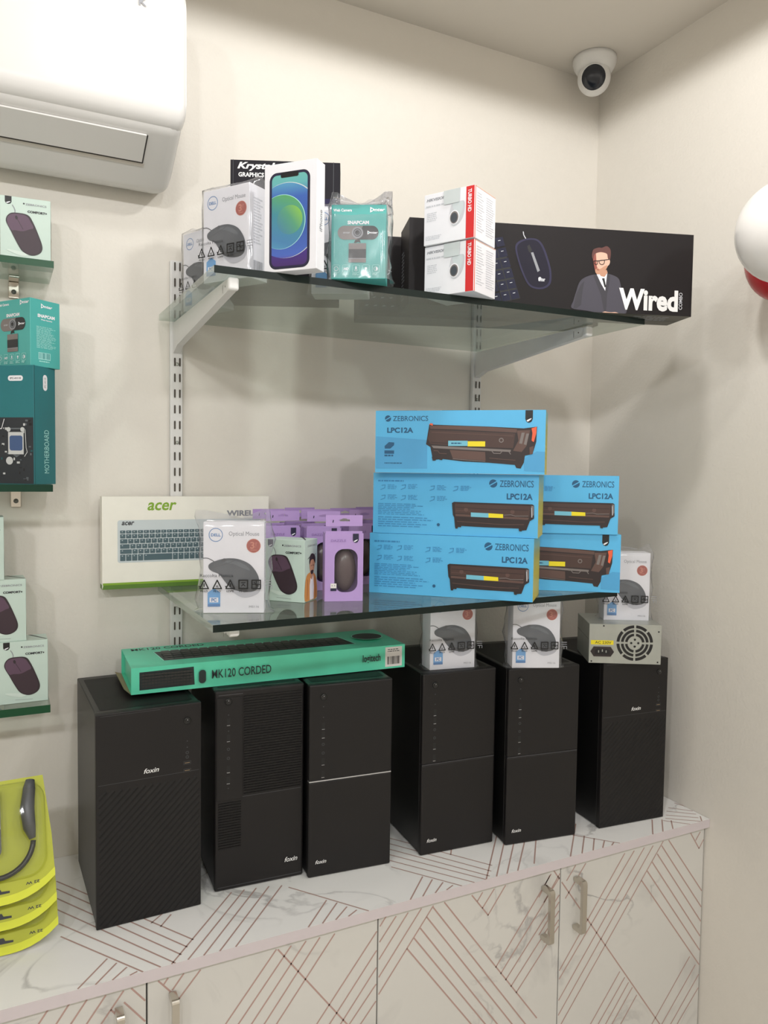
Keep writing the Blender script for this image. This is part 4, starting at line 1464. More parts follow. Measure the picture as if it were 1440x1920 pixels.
# ---- camera cartons
HF = dict(z0=1.08,x=-0.7496,y=-0.4076,a=-1.091,w=0.0999,d=0.077,h=0.0882)
def hik(F, label):
    w, d, h = F['w'], F['d'], F['h']
    t = thing('camera_box', label, 'camera box', loc_of(F, 0.0005), F['a'], 'white camera cartons with a red stripe')
    m = MB()
    carton(m, w, d, h - .001, 'paper_white')
    f = front(m, w, d, h)
    a = w * .835
    f.rect((a, 0.0005), (w - .0008, h - .0015), 'red_stripe')
    f.text('TURBO HD', (a + w * .035, h * .50), (a + w * .105, h * .93), 'paper_white', 0.03, 0, -90)
    f.text('HIKVISION', (w * .05, h * .845), (w * .44, h * .90), 'ink_grey', 0.03, 0.25)
    f.fine((w * .04, h * .73), (w * .67, h * .765), 1, 'ink_pale', 2, 0.8, 9)
    f.fine((w * .06, h * .44), (w * .32, h * .62), 5, 'ink_pale', 5, 0.4, 5)
    f.fine((w * .04, h * .08), (w * .40, h * .17), 3, 'ink_pale', 7, 0.4, 8)
    f.poly(smooth_loop([(w * .56, h * .71), (w * .68, h * .73), (w * .80, h * .72), (w * .81, h * .56), (w * .76, h * .40), (w * .66, h * .30), (w * .56, h * .31), (w * .52, h * .50)], 4), 'ink_pale')
    f.poly(smooth_loop([(w * .57, h * .70), (w * .66, h * .72), (w * .77, h * .71), (w * .77, h * .58), (w * .72, h * .46), (w * .62, h * .55)], 4), 'acer_tray')
    f.disc((w * .612, h * .45), w * .098, 'paper_white', 24, h * .135)
    f.disc((w * .608, h * .445), w * .082, 'cart_grey', 24, h * .118)
    f.disc((w * .606, h * .44), w * .064, 'mouse_grey', 20, h * .095)
    f = right(m, w, d, h)
    f.rect((0.0005, 0.0005), (0.003, h - .0015), 'orange_red')
    f.rect((0.003, h - .0028), (d - .001, h - .0015), 'skin_light')
    f.fine((d * .10, h * .12), (d * .46, h * .88), 15, 'ink_pale', 15, 0.3, 7)
    f.fine((d * .54, h * .12), (d * .94, h * .88), 17, 'ink_pale', 16, 0.3, 7)
    m.build('carton', t)
    m = MB()
    m.add([(w * .40, -.0012, h - .001), (w * .72, -.0012, h - .001), (w * .715, -.0014, h * .72), (w * .405, -.0014, h * .72), (w * .40, d * .4, h - .0004), (w * .72, d * .4, h - .0004)], [(3, 2, 1, 0), (0, 1, 5, 4)], 'tape')
    m.build('tape', t)
H2 = dict(z0=1.1682,x=-0.7539,y=-0.411,a=-1.0706,w=0.0999,d=0.077,h=0.0882)
hik(HF, 'lower white camera carton with a red stripe, front of the top shelf')
H2['z0'] = HF['z0'] + HF['h'] + .0003
hik(H2, 'upper white camera carton with a red stripe, stacked on the other one')

# ---- acer keyboard carton
AF = dict(z0=0.535,x=-1.2495,y=-0.045,a=0,w=0.3344,d=0.03,h=0.181)
t = thing('keyboard_box', 'white and green keyboard carton on the left end of the middle shelf', 'keyboard box', loc_of(AF, 0.0004), AF['a'])
m = MB()
aw, ad, ah = AF['w'], AF['d'], AF['h']
m.sheetbox(0, 0, 0, aw, ad, ah, {'all': 'paper_cream', 'z0': 'acer_green_dark'})
f = front(m, aw, ad, ah)
f.poly([(0, 0), (aw, 0), (aw, .0075), (0.002, .0085)], 'acer_green_dark')
f.poly([(0.001, .0085), (aw, .0075), (aw, .0115), (0.001, .0125)], 'acer_green')
f.text('acer', (0.0852,0.1534), (0.1418,0.1695), 'acer_green', 0.02, 0.22)
f.text('WIRELESS', (0.2442,0.1402), (0.3279,0.1522), 'ink_grey', 0.04)
a, b = (0.0285,0.0513), (0.3174,0.1348)
f.rrect(a, b, .005, 'acer_tray')
f.text('acer', (0.0362,0.1247), (0.0603,0.1321), 'mouse_dark', 0.03, 0.25)
kx0, kx1 = (0.0332,0.1097)[0], (0.3118,0.1032)[0]
rows = [992.5, 1000, 1009, 1018.5, 1028, 1037.5, 1049.5]
zs = [(0.1093,0.1159)[1], (0.1093,0.1084)[1], (0.1093,0.0988)[1], (0.1093,0.0887)[1], (0.1093,0.0785)[1], (0.1093,0.0684)[1], (0.1093,0.0545)[1]]
rnd = random.Random(5)
for r in range(6):
    z1, z0 = zs[r] - .0012, zs[r + 1] + .0004
    x = kx0
    q = 0
    while x < kx1 - .004:
        wd = .0112
        if r == 5 and q == 4:
            wd = .0565
        elif q == 0 and r in (2, 3, 4):
            wd = .0112 + .004 * (r - 1)
        x2 = min(x + wd, kx1)
        f.k = 20
        f.rrect((x, z0), (x2 - .0014, z1), .0008, 'acer_key', 2)
        f.rect((x + .003, z1 - .0032), (x + .0052, z1 - .0018), 'acer_tray')
        x += wd
        q += 1
f = left(m, aw, ad, ah)
f.rect((0.0, 0.0), (ad, .009), 'acer_green_dark')
m.build('carton', t)

# ---- pale green mouse cartons
CF = dict(z0=0.535,x=-0.9978,y=-0.2717,a=-0.7995,w=0.081,d=0.0556,h=0.112)
def zeb_flag(f, x, z, w, h, m1='ink_black', m2='paper_white'):
    f.poly([(x, z + h), (x, z + h * .3), (x + w * .18, z + h * .08), (x + w * .5, z), (x + w * .82, z + h * .08), (x + w, z + h * .3), (x + w, z + h)], m1)
    f.blob([(x + w * .2, z + h * .2), (x + w * .75, z + h * .36), (x + w * .8, z + h * .3), (x + w * .35, z + h * .1)], m2, 3)
def comfort_mesh():
    w, d, h = CF['w'], CF['d'], CF['h']
    m = MB()
    carton(m, w, d, h, 'mint')
    f = front(m, w, d, h)
    def Q(x, y): return (w * x, h * y)
    zeb_flag(f, w * .10, h * .872, w * .13, h * .125)
    f.disc(Q(.47, .908), w * .018, 'ink_dark', 10)
    f.text('ZEBRONICS', Q(.50, .888), Q(.92, .918), 'ink_grey', 0.02)
    f.text('COMFORT+', Q(.54, .775), Q(.93, .812), 'ink_dark', 0.05)
    f.line([Q(.245, .865), Q(.275, .83), Q(.295, .79), Q(.295, .73)], .0014, 'ink_grey')
    f.blob([Q(.18, .18), Q(.50, .15), Q(.55, .12), Q(.40, .10), Q(.15, .16)], 'mint_pale')
    f.blob([Q(.115, .62), Q(.20, .735), Q(.40, .755), Q(.555, .735), Q(.64, .65), Q(.75, .46), Q(.83, .28), Q(.80, .18), Q(.68, .125), Q(.55, .125), Q(.42, .18), Q(.32, .30), Q(.22, .45)], 'plum_dark')
    f.blob([Q(.135, .62), Q(.21, .72), Q(.40, .74), Q(.53, .715), Q(.60, .64), Q(.65, .54), Q(.45, .475), Q(.24, .47)], 'plum_light')
    f.blob([Q(.24, .47), Q(.45, .48), Q(.655, .535), Q(.74, .42), Q(.79, .29), Q(.76, .19), Q(.66, .145), Q(.55, .145), Q(.44, .19), Q(.34, .31)], 'plum')
    f.line([Q(.33, .67), Q(.45, .51)], .0008, 'plum_dark')
    f.blob([Q(.295, .695), Q(.325, .71), Q(.35, .675), Q(.33, .65), Q(.305, .66)], 'plum_dark', 3)
    f.line([Q(.33, .06), Q(.68, .05)], .0005, 'ink_grey')
    f = right(m, w, d, h)
    def Q(x, y): return (d * x, h * y)
    f.text('ZEBRONICS', Q(.22, .885), Q(.95, .915), 'ink_grey')
    f.line(smooth_loop([Q(.25, .69), Q(.45, .73), Q(.6, .69), Q(.85, .76), Q(.6, .70), Q(.4, .71)], 3), .0007, 'ink_dark')
    f.blob([Q(.04, .03), Q(.06, .30), Q(.16, .42), Q(.34, .46), Q(.62, .46), Q(.84, .40), Q(.95, .28), Q(.98, .03), Q(.5, .015)], 'orange_ink', 3)
    f.poly([Q(.42, .02), Q(.40, .25), Q(.50, .44), Q(.68, .42), Q(.74, .22), Q(.72, .02)], 'paper_white')
    f.poly([Q(.44, .5), Q(.46, .38), Q(.56, .34), Q(.68, .42), Q(.68, .52)], 'skin_ink')
    f.blob([Q(.38, .62), Q(.42, .70), Q(.60, .72), Q(.76, .68), Q(.78, .58), Q(.70, .47), Q(.58, .43), Q(.46, .46), Q(.39, .54)], 'skin_ink')
    f.blob([Q(.36, .62), Q(.38, .71), Q(.5, .765), Q(.68, .76), Q(.82, .70), Q(.82, .60), Q(.76, .62), Q(.66, .67), Q(.48, .66), Q(.40, .60)], 'plum_dark')
    f.blob([Q(.46, .48), Q(.56, .50), Q(.68, .49), Q(.66, .45), Q(.57, .43), Q(.5, .44)], 'plum_dark', 3)
    f.poly([Q(.48, .575), Q(.55, .58), Q(.55, .57), Q(.48, .565)], 'ink_black')
    f.poly([Q(.62, .58), Q(.70, .58), Q(.70, .57), Q(.62, .57)], 'ink_black')
    f.line([Q(.2, .04), Q(.24, .2), Q(.22, .36)], .001, 'ink_red')
    f.line([Q(.86, .04), Q(.84, .2), Q(.80, .36)], .001, 'ink_red')
    f = top(m, w, d, h)
    f.poly([(w * .62, d * .96), (w * .98, d * .1), (w * .98, d * .18), (w * .68, d * .96)], 'ink_dark')
    return m
CG = 'pale green mouse cartons'
t = thing('mouse_box', 'pale green mouse carton with a man in an orange jacket, on the middle shelf', 'mouse box', loc_of(CF, 0.0003), CF['a'], CG)
comfort_mesh().build('carton', t)
for F, lb in ((dict(z0=1.13,x=-1.4203,y=-0.0943,a=-0.0698,w=0.081,d=0.055,h=0.112), 'pale green mouse carton alone on the small upper left glass shelf'),
              (dict(z0=0.346,x=-1.431,y=-0.0999,a=0.0026,w=0.081,d=0.055,h=0.112), 'bottom pale green mouse carton of the left stack, on the lowest small glass shelf'),
              (dict(z0=0.458,x=-1.4658,y=-0.0978,a=0.049,w=0.081,d=0.055,h=0.112), 'pale green mouse carton second from the bottom of the left stack'),
              (dict(z0=0.57,x=-1.5006,y=-0.0989,a=0.0244,w=0.081,d=0.055,h=0.112), 'pale green carton edge at the top of the lower left stack')):
    c = dup(t, loc_of(F, 0.0003 + 0.0002 * F['z0']), F['a'], lb)

# ---- motherboard carton
MF = dict(z0=0.741,x=-1.4902,y=-0.0677,a=-0.6632,w=0.15,d=0.06,h=0.204)
t = thing('motherboard_box', 'dark teal motherboard carton at left under the teal webcam box', 'motherboard box', loc_of(MF, 0.0003), MF['a'])
m = MB()
w_, d_, h_ = MF['w'], MF['d'], MF['h']
carton(m, w_, d_, h_, 'teal_board')
f = front(m, w_, d_, h_)
a, b = (0.1008,0.1773), (0.1298,0.1865)
f.rrect(a, b, abs(b[1] - a[1]) / 2 - .0002, 'paper_white', 5)
f.text('IFC-H110', (a[0] + .004, a[1] + .003), (b[0] - .004, b[1] - .003), 'ink_dark', 0.03)
z1b = (0.1259,0.1148)[1]
f.rect((0.001, 0.001), (w_ - .001, z1b), 'board_dark')
rnd = random.Random(12)
for i in range(90):
    x, z = rnd.uniform(.006, w_ - .006), rnd.uniform(.006, z1b - .005)
    s1, s2 = rnd.uniform(.001, .006), rnd.uniform(.001, .005)
    f.k = 10 + i % 9
    f.rects([((x, z), (min(x + s1, w_ - .002), min(z + s2, z1b - .002)))], rnd.choice(('board_grey', 'board_grey', 'ink_black', 'board_silver', 'teal_board_dark')))
f.k = 25
f.rect((0.1008,0.0515), (0.1308,0.0897), 'board_silver')
f.rrect((0.1035,0.0579), (0.1286,0.0837), .004, 'board_blue')
f.line([(0.1339,0.0938), (0.1356,0.0627), (0.1376,0.0555), (0.1324,0.0481)], .0012, 'board_silver')
f.line([(0.0987,0.0955), (0.1329,0.0956)], .0025, 'board_grey')
f.disc((0.1018,0.0942), .004, 'board_silver')
f.disc((0.1287,0.0942), .004, 'board_silver')
f.disc((0.1032,0.0404), .0068, 'board_silver')
f.poly([(0.1106,0.0506), (0.1241,0.0508), (0.1168,0.0461)], 'board_grey')
f.line([(0.0841,0.0955), (0.0883,0.0955), (0.0937,0.1120)], .0012, 'paper_white')
f = right(m, w_, d_, h_)
f.text('MOTHERBOARD', (d_ * .46, h_ * .095), (d_ * .68, h_ * .465), 'teal_pale', 0.0, 0, 90)
f.rrect((d_ * .42, h_ * .80), (d_ * .62, h_ * .935), d_ * .098, 'paper_white', 5)
f.text('IFC-H110', (d_ * .48, h_ * .825), (d_ * .56, h_ * .91), 'ink_dark', 0.0, 0, 90)
f.line([(0.0015, 0), (0.0015, h_)], .0016, 'teal_board_dark')
m.build('carton', t)

# ---- purple mouse cartons
ZF = dict(z0=0.535,x=-0.902,y=-0.3297,a=-0.279,w=0.07,d=0.045,h=0.124)
ZW, ZD, ZH, ZT = ZF['w'], 0.036, ZF['h'], 0.033
def ring_panel(mb, outer, inner, y, m):
    """flat panel in the xz plane with a hole"""
    n = len(inner)
    cx = sum(p[0] for p in inner) / n
    cz = sum(p[1] for p in inner) / n
    x0, z0, x1, z1 = outer
    vs = []
    for p in inner:
        dx, dz = p[0] - cx, p[1] - cz
        tx = ((x1 if dx > 0 else x0) - cx) / dx if abs(dx) > 1e-9 else 1e9
        tz = ((z1 if dz > 0 else z0) - cz) / dz if abs(dz) > 1e-9 else 1e9
        k = min(tx, tz)
        vs.append((cx + dx * k, y, cz + dz * k))
    vi = [(p[0], y, p[1]) for p in inner]
    mb.add(vs + vi, [(i, (i + 1) % n, n + (i + 1) % n, n + i) for i in range(n)], m)
    mb.add([(x0, y + .0002, z0), (x1, y + .0002, z0), (x1, y + .0002, z0 + .004), (x0, y + .0002, z0 + .004),
            (x0, y + .0002, z1 - .006), (x1, y + .0002, z1 - .006), (x1, y + .0002, z1), (x0, y + .0002, z1)], [(0, 1, 2, 3), (4, 5, 6, 7)], m)
def dazzle(x, y, a, label):
    t = thing('mouse_box', label, 'mouse box', (x, y, 0.5353), a, 'purple mouse cartons with hang tabs')
    m = MB()
    m.sheetbox(0, 0, 0, ZW, ZD, ZH, {'all': 'purple', 'y0': None})
    win = rr_pts((ZW * .25, ZH * .135), (ZW * .855, ZH * .77), ZW * .24, 9)
    ring_panel(m, (0, 0, ZW, ZH), win, 0.0, 'purple')
    f = Face(m, (0, -0.0004, 0), (1, 0, 0), (0, 0, 1))
    f.text('DAZZLE', (ZW * .15, ZH * .875), (ZW * .545, ZH * .91), 'purple_dark', 0.02)
    zeb_flag(f, ZW * .72, ZH * .86, ZW * .155, ZH * .135, 'navy')
    f.rect((ZW * .15, ZH * .155), (ZW * .305, ZH * .26), 'navy')
    f.rect((ZW * .15, ZH * .195), (ZW * .305, ZH * .265), 'label_white')
    f.rects([((ZW * .18, ZH * .225), (ZW * .205, ZH * .24)), ((ZW * .245, ZH * .225), (ZW * .27, ZH * .24))], 'ink_grey')
    m.build('carton', t)
    m = MB()
    m.ellipsoid((ZW * .553, ZD * .52, ZH * .45), (ZW * .295, ZD * .40, ZH * .315), 'taupe_gloss', 24, 16)
    m.build('mouse', t)
    m = MB()
    m.add([(p[0], 0.0012, p[1]) for p in win], [tuple(range(len(win)))], 'blister_plastic')
    m.build('window', t)
    m = MB()
    z0, z1 = ZH, ZH + ZT
    sl_ = [(ZW * .36, ZT * .66), (ZW * .64, ZT * .66), (ZW * .64, ZT * .76), (ZW * .56, ZT * .78), (ZW * .53, ZT * .88), (ZW * .47, ZT * .88), (ZW * .44, ZT * .78), (ZW * .36, ZT * .76)]
    inner = [(p[0], ZH + p[1]) for p in sl_]
    ring_panel(m, (0.001, z0, ZW - .002, z1), inner, 0.0006, 'purple')
    ring_panel(m, (0.001, z0, ZW - .002, z1), inner, 0.0014, 'purple_dark')
    f = Face(m, (0, 0.0004, 0), (1, 0, 0), (0, 0, 1))
    f.line([(ZW * .20, ZH + ZT * .60), (ZW * .21, ZH + ZT * .72)], .0016, 'navy')
    m.build('hang_tab', t)
    return t
dz = dazzle(ZF['x'], ZF['y'], ZF['a'], 'foremost purple mouse carton with its window facing out, beside the blue toner cartons')
for x, y, a, lb in ((-.888, -.200, -8, 'purple mouse carton directly behind the foremost one'),
                    (-.871, -.122, -4, 'purple mouse carton two places behind the foremost one'),
                    (-.882, -.052, -2, 'purple mouse carton against the wall in the second column from the left'),
                    (-.961, -.167, -6, 'purple mouse carton just behind the pale green carton'),
                    (-.966, -.096, -2, 'purple mouse carton peeking out above the bagged mouse box at left'),
                    (-.778, -.156, -6, 'purple mouse carton close behind the blue toner stack'),
                    (-.792, -.088, -2, 'purple mouse carton near the toner stack, second from the wall'),
                    (-.714, -.050, 2, 'purple mouse carton against the wall behind the toner stack')):
    dup(dz, (x, y, 0.5353), rad(a), lb)

# ---- toner cartons
BF = dict(z0=0.77,x=-0.7842,y=-0.2898,a=-0.7069,w=0.3171,d=0.105,h=0.1175)
BW, BD, BH = BF['w'], BF['d'], BF['h'] - .0006
def zeb_word(f, a, b, m):
    h = b[1] - a[1]
    w = b[0] - a[0]
    f.disc((a[0] + h * .7, a[1] + h * .5), h * .62, m, 16)
    f.line([(a[0] + h * .1, a[1] + h * .15), (a[0] + h * 1.3, a[1] + h * .85)], h * .16, 'toner_blue')
    f.text('ZEBRONICS', (a[0] + h * 1.7, a[1]), b, m, 0.005)
ramp_mat('print_end', (0, 0, 1), [(0, 'cfc04a'), (.05, 'c8bf52'), (.08, 'b3b56c'), (.118, '74aeb4')], 0.45)
def toner_mesh():
    m = MB()
    m.sheetbox(0, 0, 0, BW, BD, BH, {'all': 'toner_blue', 'x0': 'print_end', 'x1': 'print_end'})
    f = front(m, BW, BD, BH)
    f.poly([(0.0019,0.0072),(0.0010,0.0685),(0.1001,0.0619),(0.1010,0.0084)], 'toner_band')
    f.poly([(0.3023,0.0420),(0.3195,0.0410),(0.3204,0.0045),(0.2801,0.0063),(0.2796,0.0282)], 'toner_band')
    zeb_word(f, (0.0173,0.0973), (0.1014,0.1070), 'toner_ink')
    f.text('LPC12A', (0.0228,0.0751), (0.0732,0.0852), 'toner_ink', 0.035)
    zeb_flag(f, BW * .885, BH * .80, BW * .042, BH * .195)
    f.poly([(0.0182,0.0502),(0.0265,0.0576),(0.0369,0.0568),(0.0366,0.0519),(0.0291,0.0454),(0.0187,0.0453)], 'toner_ink')
    f.rect((0.0181,0.0357), (0.0368,0.0419), 'toner_ink')
    f.fine((0.0182,0.0296), (0.0369,0.0338), 1, 'toner_ink', 3, .7, 3)
    f.fine((0.0184,0.0165), (0.0558,0.0189), 1, 'toner_ink', 4, .7, 9)
    # cartridge picture
    f.poly([(0.0982,0.0538),(0.1037,0.0907),(0.2160,0.0867),(0.2783,0.0835),(0.3020,0.0866),(0.3011,0.0595),(0.2948,0.0369),(0.2814,0.0341),(0.2797,0.0212),(0.2742,0.0105),(0.2664,0.0116),(0.2636,0.0171),(0.2174,0.0205),(0.1696,0.0224),(0.1293,0.0268),(0.1130,0.0246),(0.1105,0.0306),(0.1065,0.0487)], 'cart_dark')
    f.poly([(0.1046,0.0887),(0.1483,0.0883),(0.2160,0.0859),(0.2660,0.0820),(0.2654,0.0757),(0.2083,0.0788),(0.1484,0.0819),(0.1059,0.0827)], 'cart_mid')
    f.poly([(0.1009,0.0647),(0.1047,0.0807),(0.2631,0.0742),(0.2598,0.0476),(0.2168,0.0489),(0.1530,0.0517),(0.1064,0.0547)], 'cart_brown')
    f.poly([(0.1085,0.0515),(0.2560,0.0444),(0.2553,0.0405),(0.1126,0.0467)], 'cart_grey')
    f.poly([(0.1431,0.0437),(0.2091,0.0402),(0.2102,0.0244),(0.1495,0.0278)], 'cart_mid')
    f.poly([(0.2660,0.0796),(0.2899,0.0804),(0.2837,0.0516),(0.2754,0.0406),(0.2599,0.0429),(0.2692,0.0613)], 'cart_mid')
    f.poly([(0.2746,0.0757),(0.2800,0.0757),(0.2759,0.0555),(0.2704,0.0562)], 'cart_grey')
    f.poly([(0.2831,0.0742),(0.2878,0.0742),(0.2836,0.0532),(0.2790,0.0547)], 'cart_grey')
    f.poly([(0.2921,0.0835),(0.3013,0.0866),(0.3008,0.0742),(0.2966,0.0587),(0.2927,0.0614),(0.2939,0.0750)], 'orange_red')
    f.disc((0.2381,0.0618), .0045, 'cart_grey', 12)
    f.disc((0.2381,0.0618), .0028, 'cart_brown', 12)
    f.line([(0.1088,0.0763),(0.1846,0.0732),(0.2593,0.0695)], .0012, 'cart_mid')
    f.line([(0.1075,0.0579),(0.1409,0.0556)], .001, 'cart_dark')
    f.line([(0.2169,0.0426),(0.2208,0.0426),(0.2249,0.0379),(0.2366,0.0376),(0.2404,0.0420),(0.2522,0.0413),(0.2554,0.0366)], .0014, 'cart_grey')
    f.line([(0.1135,0.0419),(0.1209,0.0419),(0.1242,0.0371),(0.1372,0.0364)], .0014, 'cart_mid')
    f.poly([(0.1096,0.0306),(0.1178,0.0299),(0.1171,0.0235),(0.1114,0.0234)], 'cart_dark')
    f.poly([(0.1235,0.0283),(0.1309,0.0280),(0.1293,0.0244),(0.1244,0.0251)], 'cart_dark')
    f.line([(0.1495,0.0270),(0.2094,0.0228)], .0010, 'cart_grey')
    f.line([(0.2172,0.0292),(0.2408,0.0270),(0.2642,0.0257)], .0012, 'cart_mid')
    f.poly([(0.2891,0.0493),(0.2967,0.0517),(0.2955,0.0377),(0.2902,0.0361)], 'cart_mid')
    f.rect((0.1402,0.0510), (0.1764,0.0606), 'label_cyan')
    f.rect((0.1766,0.0502), (0.2089,0.0597), 'yellow')
    f.fine((0.1457,0.0545), (0.1715,0.0571), 1, 'toner_ink', 5, .9, 6)
    f.poly([(0.1037,0.0907),(0.1061,0.0931),(0.1110,0.0923),(0.1103,0.0883)], 'orange_red')
    # back side
    f = rear(m, BW, BD, BH)
    zeb_word(f, (0.2247,0.0936), (0.3078,0.1059), 'toner_ink')
    f.text('LPC12A', (0.2589,0.0705), (0.3065,0.0819), 'toner_ink', 0.035)
    f.fine((0.0094,0.0989), (0.0725,0.1031), 1, 'toner_fine', 9, .7, 9)
    for i, x in enumerate((714, 752, 806, 850)):
        for j, y in enumerate((909, 927)):
            if i == 3 and j == 1:
                continue
            p = {(714, 909): (0.0150,0.0845), (752, 909): (0.0558,0.0853), (806, 909): (0.1127,0.0844), (850, 909): (0.1582,0.0843),
                 (714, 927): (0.0153,0.0648), (752, 927): (0.0561,0.0647), (806, 927): (0.1131,0.0640), (850, 927): (0.1585,0.0651)}[(x, y)]
            f.line([(p[0], p[1]), (p[0] + .008, p[1] + .003), (p[0] + .009, p[1] + .009), (p[0] + .002, p[1] + .008)], .0012, 'toner_fine')
            f.fine((p[0] + .014, p[1]), (p[0] + .034, p[1] + .010), 4, 'toner_fine', i * 3 + j, .4, 3)
    f.fine((0.0103,0.0346), (0.1069,0.0578), 7, 'toner_fine', 33, .35, 9)
    f.fine((0.0107,0.0106), (0.1344,0.0320), 5, 'toner_fine', 34, .35, 11)
    f.disc((0.1305,0.0197), .003, 'toner_ink', 10)
    f.poly([(0.1562,0.0616),(0.1599,0.0638),(0.3063,0.0626),(0.3094,0.0603),(0.3100,0.0366),(0.3023,0.0316),(0.2965,0.0147),(0.2878,0.0136),(0.2838,0.0174),(0.2200,0.0177),(0.1752,0.0186),(0.1670,0.0151),(0.1629,0.0158),(0.1609,0.0345),(0.1583,0.0393)], 'cart_dark')
    f.poly([(0.1620,0.0606),(0.3025,0.0593),(0.3014,0.0395),(0.2276,0.0405),(0.1624,0.0427)], 'cart_brown')
    f.poly([(0.1632,0.0411),(0.3006,0.0379),(0.2991,0.0338),(0.1633,0.0370)], 'cart_mid')
    f.poly([(0.3040,0.0601),(0.3087,0.0595),(0.3091,0.0436),(0.3045,0.0376)], 'cart_grey')
    f.disc((0.2702,0.0480), .004, 'cart_mid', 12)
    f.disc((0.1833,0.0496), .004, 'cart_mid', 12)
    f.line([(0.1638,0.0541),(0.2274,0.0517),(0.2995,0.0513)], .001, 'cart_dark')
    f.line([(0.1639,0.0476),(0.1918,0.0471)], .001, 'cart_mid')
    f.line([(0.2548,0.0413),(0.2675,0.0424),(0.2754,0.0403),(0.2990,0.0410)], .0011, 'cart_grey')
    f.line([(0.1668,0.0273),(0.2118,0.0255),(0.2520,0.0236),(0.2915,0.0249)], .0011, 'cart_mid')
    f.poly([(0.1628,0.0182),(0.1686,0.0180),(0.1679,0.0135),(0.1637,0.0134)], 'cart_dark')
    f.poly([(0.1702,0.0201),(0.1752,0.0199),(0.1744,0.0162),(0.1711,0.0161)], 'cart_dark')
    f.poly([(0.2822,0.0182),(0.2885,0.0176),(0.2879,0.0120),(0.2831,0.0126)], 'cart_dark')
    f.line([(0.3049,0.0562),(0.3061,0.0388)], .0012, 'ink_pale')
    f.poly([(0.1927,0.0447),(0.2259,0.0441),(0.2261,0.0360),(0.1928,0.0366)], 'label_cyan')
    f.poly([(0.2259,0.0441),(0.2531,0.0432),(0.2533,0.0360),(0.2261,0.0360)], 'yellow')
    f = top(m, BW, BD, BH)
    f.rect((BW * .02, BD * .0), (BW * .25, BD * .05), 'toner_band')
    f.rect((BW * .4, BD * .0), (BW * .6, BD * .06), 'toner_ink')
    f = right(m, BW, BD, BH)
    f.fine((BD * .2, BH * .2), (BD * .8, BH * .8), 8, 'lime', 3, .4, 5)
    return m
def place_toner(F, back, z):
    if not back:
        return (F['x'], F['y'], z), F['a']
    a = F['a'] + PI
    return (F['x'] - (math.cos(a) * BW - math.sin(a) * BD), F['y'] - (math.sin(a) * BW + math.cos(a) * BD), z), a
p, a = place_toner(dict(z0=0.77,x=-0.7842,y=-0.2898,a=-0.7069,w=0.3171,d=0.105,h=0.1175), False, 0.5354 + 2 * (BH + .0006))
tn = toner_mesh().build('toner_box')
tn.location = p
tn.rotation_euler = (0, 0, a)
tag(tn, 'top blue toner carton of the front stack, showing its large cartridge picture', 'toner box', 'blue toner cartons')
for F, bk, lv, lb in ((dict(z0=0.6525,x=-0.7743,y=-0.2632,a=-0.7505,w=0.3197,d=0.105,h=0.1175), True, 1, 'blue toner carton in the middle of the front stack of three'),
                      (dict(z0=0.535,x=-0.7789,y=-0.2598,a=-0.7679,w=0.32,d=0.105,h=0.1175), True, 0, 'bottom blue toner carton of the front stack of three'),
                      (dict(z0=0.6525,x=-0.5846,y=-0.2732,a=-0.61,w=0.319,d=0.105,h=0.1175), True, 1, 'upper blue toner carton of the pair behind at right'),
                      (dict(z0=0.535,x=-0.5747,y=-0.2728,a=-0.61,w=0.319,d=0.105,h=0.1175), False, 0, 'lower blue toner carton of the pair behind at right')):
    p, a = place_toner(F, bk, 0.5354 + lv * (BH + .0006))
    c = tn.copy()
    COL.objects.link(c)
    c.location = p
    c.rotation_euler = (0, 0, a)
    c['label'] = lb

# ---- mint green keyboard set carton lying on the towers
LF = dict(z0=0.3715,x=-1.2222,y=-0.2196,a=-0.0345,w=0.5368,d=0.1592,h=0.0473)
t = thing('keyboard_box', 'long mint green keyboard set carton lying across the left three towers', 'keyboard box', loc_of(LF, 0.0008), LF['a'])
lw, ld, lh = LF['w'], LF['d'], LF['h']
m = MB()
m.sheetbox(0, 0, 0, lw, ld, lh, {'all': 'logi_mint', 'x0': None})
f = front(m, lw, ld, lh)
def Q(x, y): return (lw * x, lh * y)
f.poly([Q(.026, .14), Q(.026, .82), Q(.203, .86), Q(.206, .16)], 'logi_dark')
for r in range(5):
    for c_ in range(16):
        x, z = .033 + c_ * .0104, .22 + r * .115
        f.rects([(Q(x, z), Q(x + .0088, z + .085))], 'cable_dark')
f.rrect(Q(.219, .20), Q(.243, .72), .006, 'logi_dark')
f.text('MK120 CORDED', Q(.263, .34), Q(.472, .68), 'logi_dark', 0.006)
f.text('logitech', Q(.823, .30), Q(.896, .70), 'logi_dark', 0.02)
f = top(m, lw, ld, lh)
def Q(x, y): return (lw * x, ld * y)
f.text('MK120 CORDED', Q(.03, .84), Q(.29, .95), 'logi_dark', 0.012)
f.line([Q(.30, .9), Q(.55, .93)], .0015, 'logi_line')
f.poly([Q(.115, .22), Q(.100, .70), Q(.805, .70), Q(.825, .24)], 'logi_dark')
f.line([Q(.115, .22), Q(.100, .70), Q(.805, .70), Q(.825, .24)], .0018, 'logi_line', True)
for r in range(5):
    for c_ in range(20):
        if r > 3 and c_ > 14:
            continue
        x, y = .122 + c_ * .034, .27 + r * .078
        f.rects([(Q(x, y), Q(x + .028, y + .060))], 'cable_dark')
f.disc(Q(.905, .50), lw * .062, 'logi_line', 30, ld * .20)
f.disc(Q(.905, .50), lw * .059, 'logi_dark', 30, ld * .185)
m.build('carton', t)
m = MB()
m.sheetbox(0.006, 0.001, 0.001, 0.0072, ld - .001, lh - .001, {'all': 'logi_mint'})
m.add([(0, 0, 0), (0, ld, 0), (-.012, ld, .004), (-.010, .02, .006)], [(0, 1, 2, 3)], 'cardboard')
m.build('end_flap', t)
m = MB()
